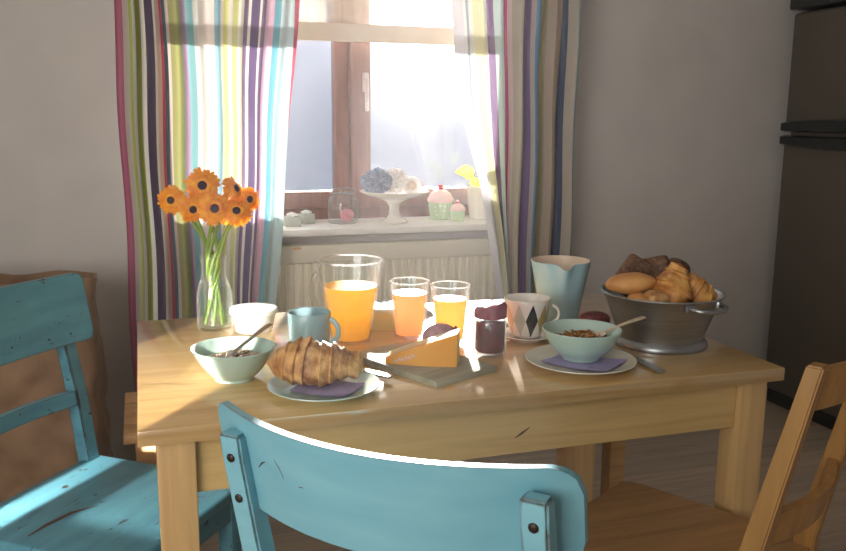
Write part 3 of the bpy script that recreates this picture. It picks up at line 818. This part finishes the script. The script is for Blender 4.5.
# harlequin cup and saucer
cc = Vector((.807, .346))
t = thing('saucer', 'small white saucer under the harlequin cup', 'saucer', (cc.x, cc.y, H))
MB().lathe([(.030, 0), (.033, 0), (.036, .004), (.052, .008), (.060, .012), (.0595, .0135), (.050, .0105), (.034, .0065), (.002, .006)], 56).build('saucer', M['white_china'], t)
ct = thing('harlequin_cup', 'white cup with a black diamond on its side', 'cup', (cc.x, cc.y, H+.0068))
cp_ = [(.028, 0), (.031, .002), (.0345, .008), (.0400, .026), (.0448, .048), (.0480, .068), (.0500, .084)]
MB().lathe(cp_+[(.0495, .0852), (.0480, .084), (.0460, .068), (.0428, .048), (.0380, .026), (.0325, .009), (.002, .006)], 64).build('cup_body', M['white_china'], ct)
def rad(z):
    for (r0, z0), (r1, z1) in zip(cp_, cp_[1:]):
        if z0 <= z <= z1: return r0+(r1-r0)*(z-z0)/(z1-z0)
    return cp_[-1][0]
cam_a = math.atan2(-fwd.y, -fwd.x)   # azimuth facing the viewer
def diamond(da, hw_, mt, z0=.004, z1=.079):
    g = MB(); rows = []
    for i in range(25):
        z = z0+(z1-z0)*i/24; f = 1-abs(2*i/24-1)
        rows.append([((rad(z)+.0004)*cos(cam_a+da+hw_*f*q/6), (rad(z)+.0004)*sin(cam_a+da+hw_*f*q/6), z) for q in range(-6, 7)])
    g.grid(rows); g.build('pattern_diamond', mt, ct, recalc=False)
for da, mt in ((.14, 'black_pat'), (-.48, 'grey_pat'), (-1.10, 'pink_pat'), (.76, 'ochre_pat'), (1.38, 'grey_pat'), (-1.72, 'black_pat'), (2.4, 'black_pat'), (-2.6, 'pink_pat')): diamond(da, .31, M[mt])
hd = (rt*.99-fwd*.1).normalized(); hp = []
for k in range(15):
    a = -1.3+2.6*k/14
    hp.append((hd.x*(.043+.024*cos(a)+.004*k/14), hd.y*(.043+.024*cos(a)+.004*k/14), .050+.021*sin(a)))
MB().tube(hp, .0032, 10).build('handle', M['white_china'], ct)

# pale blue jug with folded spout
t = thing('ceramic_jug', 'tall pale blue jug with a folded spout in front of the right curtain', 'jug', (.954, .482, H))
sa = math.atan2(-fwd.y, -fwd.x)+.02
def jf(r, z, a):
    d = (a-sa+PI) % (2*PI)-PI; k = max(0, (z-.05)/.095)
    return r*(1 + k*(.16*math.exp(-(d/.17)**2) - .045*math.exp(-((abs(d)-.42)/.2)**2)))
jp = [(.040, 0), (.044, .002), (.0455, .010)]+[(.0455+.0245*(k/10)**1.1, .010+.135*k/10) for k in range(1, 11)]
ji = [(r-.004, z) for r, z in jp[:2:-1]]+[(.040, .012), (.002, .010)]
g = MB().lathe(jp+[(.0685, .1462)], 96, fn=jf, cap1=False)
gi = MB().lathe([(.0685, .1462)]+ji, 96, fn=lambda r, z, a: jf(r, z, a), cap0=False)
for q in (g, gi):
    for v in q.bm.verts:
        a = math.atan2(v.co.y, v.co.x); d = (a-sa+PI) % (2*PI)-PI
        if v.co.z > .11: v.co.z -= (v.co.z-.11)/.036*.012*math.exp(-(d/.20)**2)*1.0
g.build('jug_body', M['jugblue'], t); gi.build('jug_lining', M['jugcream'], t)

# chopping board, cheese, sausage
bd = [Vector(p) for p in ((.412, .300), (.497, .066), (.640, .131), (.555, .365))]
cb = (bd[0]+bd[2])/2; e = (bd[2]-bd[1]); ang = math.atan2(e.y, e.x); lx, ly = (bd[2]-bd[1]).length, (bd[0]-bd[1]).length
tag(MB().box((-lx/2, -ly/2, 0), (lx/2, ly/2, .0125), .0015).build('chopping_board', M['board'], loc=(cb.x, cb.y, H), rot=(0, 0, ang)), 'grey green wooden chopping board under the cheese', 'board')
a0, a1 = Vector((.450, .208)), Vector((.572, .146)); dx = (a1-a0); Lc = dx.length; dx.normalize(); ny = Vector((-dx.y, dx.x))
t = thing('cheese_wedge', 'orange rinded cheese wedge on the chopping board', 'cheese', (a0.x, a0.y, H+.0126), math.atan2(dx.y, dx.x))
bb = MB(); D = .046
def wedge(y0, y1, inset=0):
    rows = []
    n = 14
    for i in range(n+1):
        f = i/n; x = Lc*f; h = .012+.052*f**.92
        bow = .006*sin(PI*f)
        yy0 = y0-bow*(1 if y0 < .01 else 0)
        rows.append([(x, yy0, 0), (x, y1, 0), (x, y1, h), (x, yy0, h)])
    return rows
g = MB().grid(wedge(0, .006), close_v=True, cap=True); bmesh.ops.bevel(g.bm, geom=[e_ for e_ in g.bm.edges if e_.is_manifold and e_.calc_face_angle(0) > .6], offset=.0015, segments=2, affect='EDGES')
g.build('rind', M['rind'], t)['label'] = 'orange rind with pale lettering'
g = MB().grid(wedge(.0062, D), close_v=True, cap=True); g.build('cheese', M['cheese'], t)
# pale script on the rind (illegible loops)
lt = MB()
for k in range(6):
    xx = .019+.0065*k; zz = .007+.0022*k
    f = xx/Lc
    yb = -.006*sin(PI*f)-.0006
    pts = [(xx+.003*sin(q*1.0)+.0045*q/8, yb, zz+.0028*cos(q*1.25)+.002*(k % 2)) for q in range(9)]
    lt.tube(pts, .0005, 5)
lt.build('rind_lettering', M['milk'], t)
t = tag(MB().ball((0, 0, 0), 1, 4, (.037, .024, .0275)).build('sausage', M['salami'], loc=(.580, .266, H+.0125+.0285), rot=(0, -.10, math.radians(-22))), 'plump mauve sausage end behind the cheese wedge', 'sausage')
MB().ball((0, 0, 0), 1, 3, (.006, .019, .020)).build('sausage_cap', M['lid'], t, loc=(.033, 0, 0))
tag(MB().ball((0, 0, 0), 1, 4, (.036, .024, .0195)).build('sausage', M['salami_red'], loc=(1.002, .396, H+.0195), rot=(0, 0, math.radians(-18))), 'dark red speckled sausage between the jug and the bread pan', 'sausage')

# steel pan of bread
bc = Vector((1.070, .236))
t = thing('bread_pan', 'oval steel pan full of bread at the right of the table', 'pan', (bc.x, bc.y, H))
pp = [(.094, 0), (.0985, .001), (.0995, .005), (.0965, .012), (.090, .017), (.0905, .022), (.100, .050), (.1135, .085), (.1235, .108), (.1275, .1105), (.129, .1130), (.1275, .1155), (.1245, .1145), (.1215, .110), (.1115, .086), (.097, .051), (.088, .024), (.002, .022)]
MB().lathe(pp, 80).build('pan_body', M['steel'], t)
def pan_handle(phi):
    hp = []
    for k in range(21):
        v = -1+2*k/20; a = phi+v*.36
        r = .1225+.027*max(0, 1-v**4)
        hp.append((r*cos(a), r*sin(a), .101-.004*(1-v*v)))
    g = MB().tube(hp, .0052, 10)
    for v in (-1, 1):
        a = phi+v*.36; g.box((-.006, -.011, -.008), (.006, .011, .008), .003, 2, Matrix.Translation((.121*cos(a), .121*sin(a), .101)) @ Matrix.Rotation(a, 4, 'Z'))
    g.build('handle', M['steel'], t)
ph0 = math.atan2(-.3105*.52-.9506*.85, .9506*.52-.3105*.85)
pan_handle(ph0); pan_handle(ph0+PI)

def bread(name, label, c_, s, rot, mt, cat, sub=4, amp=.06, fr=14, power=2):
    t_ = bmesh.new(); bmesh.ops.create_icosphere(t_, subdivisions=sub, radius=1)
    for v in t_.verts:
        d = 1+amp*noise.noise(v.co*fr*.12+Vector((c_[0]*50, 0, 0)))+amp*.3*noise.noise(v.co*fr*.5)
        p = v.co*d
        if power > 2:
            q = (abs(p.x)**power+abs(p.y)**power+abs(p.z)**power)**(1/power); p = p/q*d
        v.co = Vector([p[i]*s[i] for i in range(3)])
    g = MB().add(t_)
    return tag(g.build(name, mt, loc=c_, rot=rot, ang=60), label, cat)
bread('bread_roll', 'long smooth golden bun at the left of the steel pan', (.988, .229, H+.136), (.054, .031, .0225), (0, -.05, -.25), M['bun'], 'bread')
bread('bread_roll', 'small seeded roll under the golden bun in the pan', (1.008, .170, H+.110), (.030, .028, .022), (0, 0, 0), M['croissant'], 'bread', amp=.1)
bread('bread_roll', 'pale round roll tucked at the left rim of the pan', (.984, .194, H+.103), (.024, .024, .02), (0, 0, 0), M['bun'], 'bread')
bread('bread_roll', 'dark seeded roll at the back right of the pan', (1.122, .268, H+.150), (.034, .030, .026), (0, .3, 0), M['rye'], 'bread', amp=.12)
for lb, c_, rot in (('broad dark rye slice standing at the back of the pan', (1.034, .283, H+.132), (.1, .55, -.15)), ('narrow dark rye slice leaning right of the broad one', (1.070, .278, H+.134), (-.1, -.30, -1.0))):
    bread('rye_slice', lb, c_, (.044, .0085, .044), rot, M['rye'], 'bread', 5, .012, 30, 9)
croissant('croissant', 'golden croissant standing upright in the middle of the pan', M['croissant2'], .135, .041, (1.060, .194, H+.114), (.15, -1.02, .15), 6, .15, .55, 'croissants', 2.1)
croissant('croissant', 'smaller golden croissant at the right rim of the pan', M['croissant2'], .115, .036, (1.124, .200, H+.114), (.2, .62, -.35), 6, .2, .4, 'croissants', 4.4)

# ------------------------------------------------------------------ flowers
vc = Vector((.169, .628))
t = thing('flower_vase', 'clear glass bottle vase holding orange gerberas', 'vase', (vc.x, vc.y, H))
vp = [(.034, 0), (.0380, .002), (.0395, .008), (.0395, .072), (.0380, .085), (.0330, .102), (.0280, .116), (.0268, .128), (.0268, .152), (.0292, .156), (.0296, .162), (.0285, .167), (.0262, .165), (.0248, .152), (.0248, .128), (.0258, .116), (.0310, .102), (.0360, .085), (.0375, .072), (.0375, .011), (.034, .008), (.002, .007)]
MB().lathe(vp, 64).build('vase_body', M['glass'], t)
MB().lathe([(.002, .0075), (.0335, .0085), (.0368, .011), (.0368, .072), (.0352, .085), (.0300, .102), (.002, .1022)], 48).build('water', M['water'], t)
heads = [((.151, .612, 1.064), (-.10, -1, .12), .041, 'topmost upright gerbera facing the room'), ((.086, .622, 1.033), (-.35, -1, .05), .034, 'leftmost gerbera of the bunch'),
         ((.128, .606, 1.014), (.10, -1, -.05), .034, 'gerbera low between the leftmost and the middle one'), ((.173, .590, 1.016), (-.02, -1, .10), .040, 'large gerbera at the front middle of the bunch'),
         ((.220, .630, 1.053), (.80, -.75, .45), .036, 'gerbera tilted to the right at the top right'), ((.251, .632, 1.030), (.35, -.95, .10), .032, 'rightmost gerbera of the bunch'),
         ((.219, .588, 1.007), (-.02, -.85, .50), .037, 'gerbera tilted upward at the low right front')]
for i, (c_, nrm, R, lb) in enumerate(heads):
    c_, nrm = Vector(c_), Vector(nrm).normalized()
    f = thing('gerbera', 'orange '+lb, 'flower', (vc.x, vc.y, H), 0, 'orange gerberas in the vase')
    o0 = Vector((vc.x, vc.y, H))
    Q = nrm.to_track_quat('Z', 'Y').to_matrix().to_4x4(); T_ = Matrix.Translation(c_-o0) @ Q
    g = MB()
    for ring, (nr, r1, lift, ro) in enumerate(((22, 1.0, -.10, 0), (20, .86, .06, .14), (16, .60, .16, .05))):
        for k in range(nr):
            a = 2*PI*k/nr+ro+random.uniform(-.05, .05); ln = R*.94*r1*random.uniform(.88, 1.08); rows = []
            w_ = R*.105*random.uniform(.9, 1.15)
            for s_ in range(6):
                q = s_/5; r = R*.16+(ln-R*.16)*q
                ww = w_*(.55+.75*q-.15*q*q)*(1 if s_ < 5 else .55)
                z = R*(lift+.10*sin(q*PI*.8)-.10*q*q)+R*.02*ring
                rows.append([T_ @ Vector((r*cos(a)-ww*s2*sin(a), r*sin(a)+ww*s2*cos(a), z-abs(s2)*R*.03)) for s2 in (-1, 0, 1)])
            g.grid(rows)
    g.build('petals', M['petal'], f, recalc=False, ang=60)
    bb = MB().add(MB().lathe([(R*.46, R*.10), (R*.42, R*.18), (R*.31, R*.20), (R*.27, R*.17)], 36, fn=lambda r, z, a: r*(1+.06*sin(18*a))).bm, T_)
    bb.build('flower_ring', M['petal_in'], f)
    bb = MB().add(MB().lathe([(R*.31, R*.12), (R*.30, R*.20), (R*.22, R*.245), (R*.06, R*.24), (.0005, R*.235)], 30).bm, T_)
    bb.build('flower_center', M['eye'], f)
    bb = MB().add(MB().lathe([(.003, -R*.34), (R*.16, -R*.22), (R*.26, -R*.05), (R*.2, R*.03)], 20).bm, T_)
    bb.build('calyx', M['stem'], f)
    a = 2*PI*i/7; nk = Vector((.0135*cos(a), .0135*sin(a), .150)); ft = Vector((-.024*cos(a+.4), -.024*sin(a+.4), .012))
    hd_ = c_-o0-nrm*R*.3; pts = []
    P = [ft, ft.lerp(nk, .5)+Vector((.004*sin(i), .003*cos(i), 0)), nk, nk.lerp(hd_, .55)+Vector((0, .004, .012)), hd_-nrm*.008+Vector((0, 0, -.006)), hd_]
    for s_ in range(len(P)-1):
        p0, p1, p2, p3 = P[max(0, s_-1)], P[s_], P[s_+1], P[min(len(P)-1, s_+2)]
        for q in range(6):
            x = q/6; pts.append(.5*((2*p1)+(p2-p0)*x+(2*p0-5*p1+4*p2-p3)*x*x+(3*p1-p0-3*p2+p3)*x**3))
    pts.append(P[-1])
    MB().tube(pts, .0041, 8).build('stem', M['stem'], f)

# ------------------------------------------------------------------ sill ornaments
S = .8262
for lb, c_, rz, s in (('grey square pot with white blossom, half behind the left curtain', (.528, 1.722), .12, .027), ('smaller grey square pot with white blossom between the other pot and the glass jar', (.592, 1.792), .3, .024)):
    t = thing('square_pot', lb, 'pot', (c_[0], c_[1], S), rz, 'grey pots on the sill')
    MB().box((-s, -s, 0), (s, s, .036), .003).build('pot', M['grey_pot'], t)
    bb = MB()
    for k in range(16):
        a = k*2.4; r = s*.7*math.sqrt(k/16); bb.ball((r*cos(a), r*sin(a), .039+.006*(1-k/16)), .0065, 1, (1, 1, .8))
    bb.build('blossom', M['blossom'], t)
t = thing('glass_jar', 'clear lidded glass jar on the sill with a pink ball inside', 'jar', (.725, 1.775, S))
MB().lathe([(.048, 0), (.053, .003), (.054, .012), (.054, .078), (.049, .092), (.041, .100), (.041, .108), (.039, .108), (.039, .100), (.047, .091), (.052, .078), (.052, .014), (.048, .007), (.002, .006)], 56).build('jar_body', M['glass'], t)
MB().lathe([(.040, .1085), (.046, .109), (.047, .118), (.044, .124), (.030, .127), (.002, .128)], 48).build('lid', M['glass'], t)
def pom(name, label, c_, R, mt, cat, seed, amp=.5, fr=6, sq=1, group=None):
    t_ = bmesh.new(); bmesh.ops.create_icosphere(t_, subdivisions=5, radius=1)
    for v in t_.verts:
        p = v.co.normalized(); k = abs(noise.noise(p*fr+Vector((seed, 0, 0))))+.5*abs(noise.noise(p*fr*2.3+Vector((0, seed, 0))))
        v.co = p*R*(1-amp*.5+amp*(1-min(1, 2.2*k)))
        v.co.z *= sq
    return tag(MB().add(t_).build(name, mt, loc=c_, ang=80), label, cat, group)
pom('paper_ball', 'crumpled pink paper ball inside the glass jar', (.738, 1.765, S+.0065+.0215), .0235, M['pink'], 'ball', 3, .35)
t = thing('cake_stand', 'white footed cake stand in the middle of the window sill', 'stand', (.909, 1.735, S))
MB().lathe([(.046, 0), (.050, .001), (.0505, .005), (.044, .011), (.030, .018), (.021, .030), (.018, .048), (.020, .064), (.030, .078), (.060, .091), (.100, .101), (.126, .113), (.128, .117), (.126, .1185), (.100, .108), (.060, .102), (.002, .100)], 72).build('stand', M['white_china'], t)
pom('tissue_pompom', 'slate blue tissue pompom on the left of the cake stand', (.838, 1.718, S+.102+.051), .053, M['pom_blue'], 'pompom', 11, .45, 7, .84, 'pompoms on the cake stand')
pom('tissue_pompom', 'white tissue pompom at the back middle of the cake stand', (.918, 1.760, S+.102+.050), .046, M['pom_white'], 'pompom', 5, .4, 5, .95, 'pompoms on the cake stand')
t = thing('ring_ornament', 'white ring ornament with a beige centre on the right of the cake stand', 'ornament', (.970, 1.712, S+.1035+.034), -.25)
g = MB(); rows = []
for k in range(40):
    a = 2*PI*k/40
    rows.append([(cos(a)*(.025+.009*cos(q*2*PI/14)), .017*sin(q*2*PI/14), sin(a)*(.025+.009*cos(q*2*PI/14))) for q in range(14)])
g.grid(rows, close_u=True, close_v=True); g.build('ring', M['pom_white'], t)
MB().ball((0, 0, 0), 1, 3, (.018, .010, .018)).build('centre', M['beige'], t)
def cupcake(label, c_, r0, r1, h, mt, group):
    t = thing('cupcake_jar', label, 'jar', (c_[0], c_[1], S), 0, group)
    pl = lambda r, z, a: r*(1+.025*cos(22*a))
    MB().lathe([(r0*.95, 0), (r0, h*.01), (r1*.93, h*.50), (r1*.92, h*.52), (.002, h*.52)], 110, fn=pl).build('jar_base', mt, t)
    MB().lathe([(r1*.97, h*.525), (r1*1.04, h*.57), (r1*.98, h*.65), (r1*.80, h*.77), (r1*.52, h*.86), (r1*.2, h*.895), (.002, h*.90)], 60, fn=lambda r, z, a: r*(1+.02*sin(9*a+z*300))).build('lid', M['frost'], t)
    MB().ball((0, 0, h*.95), h*.095, 3).build('knob', M['cherry'], t)
cupcake('large cupcake shaped jar with white dots and a red cherry', (1.112, 1.800), .038, .049, .126, M['dots'], 'cupcake jars')
cupcake('small plain cupcake shaped jar with a red cherry', (1.152, 1.716), .024, .0285, .076, M['greencup'], 'cupcake jars')
t = thing('potted_plant', 'yellow green leafed plant in a white pot behind the right curtain', 'plant', (1.262, 1.772, S))
MB().lathe([(.036, 0), (.039, .002), (.046, .06), (.050, .118), (.052, .124), (.050, .127), (.047, .122), (.044, .106), (.002, .105)], 90, fn=lambda r, z, a: r*(1+.012*cos(24*a))).build('pot', M['white_china'], t)
MB().lathe([(.0435, .1055), (.040, .110), (.002, .111)], 40, fn=lambda r, z, a: r*(1+.05*sin(13*a))).build('soil', M['rye'], t)
def leaf(p, d, L_, w_):
    p, d = Vector(p), Vector(d).normalized(); side = d.cross(Vector((0, -.85, .5))).normalized(); up = side.cross(d); rows = []
    for i in range(10):
        q = i/9; ww = w_*sin(PI*(.06+.94*q)**.8)*(1 if i < 9 else .1)
        c_ = p+d*L_*q-up*L_*.25*q*q
        rows.append([c_+side*ww*s_+up*abs(s_)*w_*.35+up*.004*sin(q*14+s_) for s_ in (-1, -.5, 0, .5, 1)])
    MB().grid(rows).build('leaf', M['leaf'], t, recalc=False)
    MB().tube([(0, 0, .108), tuple(Vector((0, 0, .13)).lerp(p, .6)+Vector((0, 0, .01))), tuple(p)], .0018, 6).build('stem', M['stem'], t)
leaf((-.045, -.04, .172), (-1, -.2, .25), .075, .030)
leaf((-.03, -.05, .142), (-.9, -.5, .1), .045, .022)
leaf((.01, -.03, .19), (.3, -.5, .6), .07, .028)
leaf((.03, -.02, .16), (.9, -.3, .2), .06, .026)

# ------------------------------------------------------------------ light
SUN = Vector((.298, .949, .178))
GLOW = Vector((.306, .949, .098)).normalized()
SUN = SUN.normalized()
sd_ = bpy.data.lights.new('sun', 'SUN'); sd_.energy = 30; sd_.angle = math.radians(.6); sd_.color = (1, .93, .82)
so = bpy.data.objects.new('sun', sd_); col.objects.link(so); so.rotation_euler = SUN.to_track_quat('Z', 'Y').to_euler(); so.location = (1.5, 5, 2)

def area(name, loc, d, sx, sy, energy, colr, spread=PI):
    l = bpy.data.lights.new(name, 'AREA'); l.shape = 'RECTANGLE'; l.size, l.size_y = sx, sy; l.energy = energy; l.color = colr; l.spread = spread
    o = bpy.data.objects.new(name, l); col.objects.link(o); o.location = loc
    z = -Vector(d).normalized(); x = Vector((0, 0, 1)).cross(z).normalized(); y = z.cross(x)
    o.matrix_world = Matrix.Translation(loc) @ Matrix((x, y, z)).transposed().to_4x4()
    return o
# two lamps added for an assumed window behind and left of the viewer, throwing bands onto chair and table
el = math.tan(math.radians(17)); bdir = Vector((.616, .788, -el))
pv = Vector((.788, -.616, 0))
def beam(name, p0, p1, zc, hgt, en):
    c_ = pv*((p0+p1)/2) + Vector((.616, .788, 0))*.45 + Vector((0, 0, zc)) - bdir*2.9
    return area(name, c_, bdir, p1-p0, hgt, en, (1, .95, .86), math.radians(.5))
beam('assumed_beam_light', -.325, -.004, .66, .55, 1.7)
beam('assumed_beam_light', -.485, -.425, .55, .40, .9)
area('room_fill_light', (-1.45, -1.7, 1.35), (.45, .85, -.06), 1.5, 1.3, 47, (1, .96, .92))  # unseen fill lamp added to brighten the room from behind left

wd = bpy.data.worlds.new('world'); sc.world = wd; wd.use_nodes = True
nt = wd.node_tree; nt.nodes.clear(); L = nt.links.new
out = nt.nodes.new('ShaderNodeOutputWorld'); bg = nt.nodes.new('ShaderNodeBackground')
tc = nt.nodes.new('ShaderNodeTexCoord'); sep = nt.nodes.new('ShaderNodeSeparateXYZ'); L(tc.outputs['Generated'], sep.inputs[0])
# sky outside: hazy blue grey, darker towards the ground
rz_ = nt.nodes.new('ShaderNodeMapRange'); rz_.inputs['From Min'].default_value = -.12; rz_.inputs['From Max'].default_value = .22; L(sep.outputs['Z'], rz_.inputs['Value'])
rs = ramp(nt, [(0, (.26, .29, .37, 1)), (.35, (.32, .36, .46, 1)), (.7, (.40, .45, .58, 1)), (1, (.95, 1.0, 1.1, 1))]); L(rz_.outputs[0], rs.inputs['Fac'])
nz = nt.nodes.new('ShaderNodeTexNoise'); nz.inputs['Scale'].default_value = 7; nz.inputs['Detail'].default_value = 3; L(tc.outputs['Generated'], nz.inputs['Vector'])
mr0 = nt.nodes.new('ShaderNodeMapRange'); mr0.inputs['To Min'].default_value = .75; mr0.inputs['To Max'].default_value = 1.25; L(nz.outputs['Fac'], mr0.inputs['Value'])
sm = nt.nodes.new('ShaderNodeVectorMath'); sm.operation = 'SCALE'; L(rs.outputs['Color'], sm.inputs[0]); L(mr0.outputs[0], sm.inputs['Scale'])
# glow painted into the sky, centred lower than the sun lamp
dt = nt.nodes.new('ShaderNodeVectorMath'); dt.operation = 'DOT_PRODUCT'; L(tc.outputs['Generated'], dt.inputs[0]); dt.inputs[1].default_value = GLOW
ac = nt.nodes.new('ShaderNodeMath'); ac.operation = 'ARCCOSINE'; L(dt.outputs['Value'], ac.inputs[0])
def gauss(sig, amp):
    d = nt.nodes.new('ShaderNodeMath'); d.operation = 'DIVIDE'; L(ac.outputs[0], d.inputs[0]); d.inputs[1].default_value = sig
    p = nt.nodes.new('ShaderNodeMath'); p.operation = 'POWER'; L(d.outputs[0], p.inputs[0]); p.inputs[1].default_value = 2
    ng = nt.nodes.new('ShaderNodeMath'); ng.operation = 'MULTIPLY'; L(p.outputs[0], ng.inputs[0]); ng.inputs[1].default_value = -1
    ex = nt.nodes.new('ShaderNodeMath'); ex.operation = 'EXPONENT'; L(ng.outputs[0], ex.inputs[0])
    am = nt.nodes.new('ShaderNodeMath'); am.operation = 'MULTIPLY'; L(ex.outputs[0], am.inputs[0]); am.inputs[1].default_value = amp
    return am.outputs[0]
s1 = nt.nodes.new('ShaderNodeMath'); s1.operation = 'ADD'; L(gauss(.05, 9), s1.inputs[0]); L(gauss(.09, .3), s1.inputs[1])
av = nt.nodes.new('ShaderNodeVectorMath'); av.operation = 'SCALE'; av.inputs[0].default_value = (1, .97, .92); L(s1.outputs[0], av.inputs['Scale'])
ad = nt.nodes.new('ShaderNodeVectorMath'); ad.operation = 'ADD'; L(sm.outputs[0], ad.inputs[0]); L(av.outputs[0], ad.inputs[1])
# the rest of the home behind the viewer: dim and warm
ym = nt.nodes.new('ShaderNodeMapRange'); ym.inputs['From Min'].default_value = .0; ym.inputs['From Max'].default_value = .35; L(sep.outputs['Y'], ym.inputs['Value'])
mx = nt.nodes.new('ShaderNodeMix'); mx.data_type = 'RGBA'; L(ym.outputs[0], mx.inputs[0]); mx.inputs[6].default_value = (.20, .19, .175, 1); L(ad.outputs[0], mx.inputs[7])
L(mx.outputs[2], bg.inputs['Color']); bg.inputs['Strength'].default_value = 1; L(bg.outputs[0], out.inputs[0])

# haze volume added through the room to imitate lens bloom
m, nt, out = nm('bloom_haze')
v = N(nt, 'ShaderNodeVolumeScatter', Density=.0075, Anisotropy=.78); nt.links.new(v.outputs[0], out.inputs['Volume'])
hz = MB().box((-1.8, -3.3, -.15), (3.4, 2.2, 2.7)).build('bloom_haze', m, smooth=False)
tag(hz, 'thin haze volume added in the room to imitate lens bloom', 'haze', kind='stuff')

# ------------------------------------------------------------------ camera
pitch, yaw, roll = .1835, .3157, .008
F = Vector((sin(yaw)*cos(pitch), cos(yaw)*cos(pitch), -sin(pitch)))
R_ = Vector((cos(yaw), -sin(yaw), 0)); U = Vector((sin(yaw)*sin(pitch), cos(yaw)*sin(pitch), cos(pitch)))
R2 = R_*cos(roll)+U*sin(roll); U2 = U*cos(roll)-R_*sin(roll)
cd = bpy.data.cameras.new('camera'); cd.sensor_width = 36; cd.lens = 36*865.09/846; cd.clip_start = .05
co = bpy.data.objects.new('camera', cd); col.objects.link(co)
co.matrix_world = Matrix.Translation((.0237, -1.324, 1.2183)) @ Matrix((R2, U2, -F)).transposed().to_4x4()
sc.camera = co
sc.view_settings.view_transform = 'Standard'; sc.view_settings.look = 'None'
sc.view_settings.exposure = 0; sc.view_settings.gamma = 1
cy = sc.cycles
cy.use_denoising = True; cy.max_bounces = 10; cy.transparent_max_bounces = 24; cy.sample_clamp_indirect = 6
cy.caustics_reflective = False; cy.caustics_refractive = False
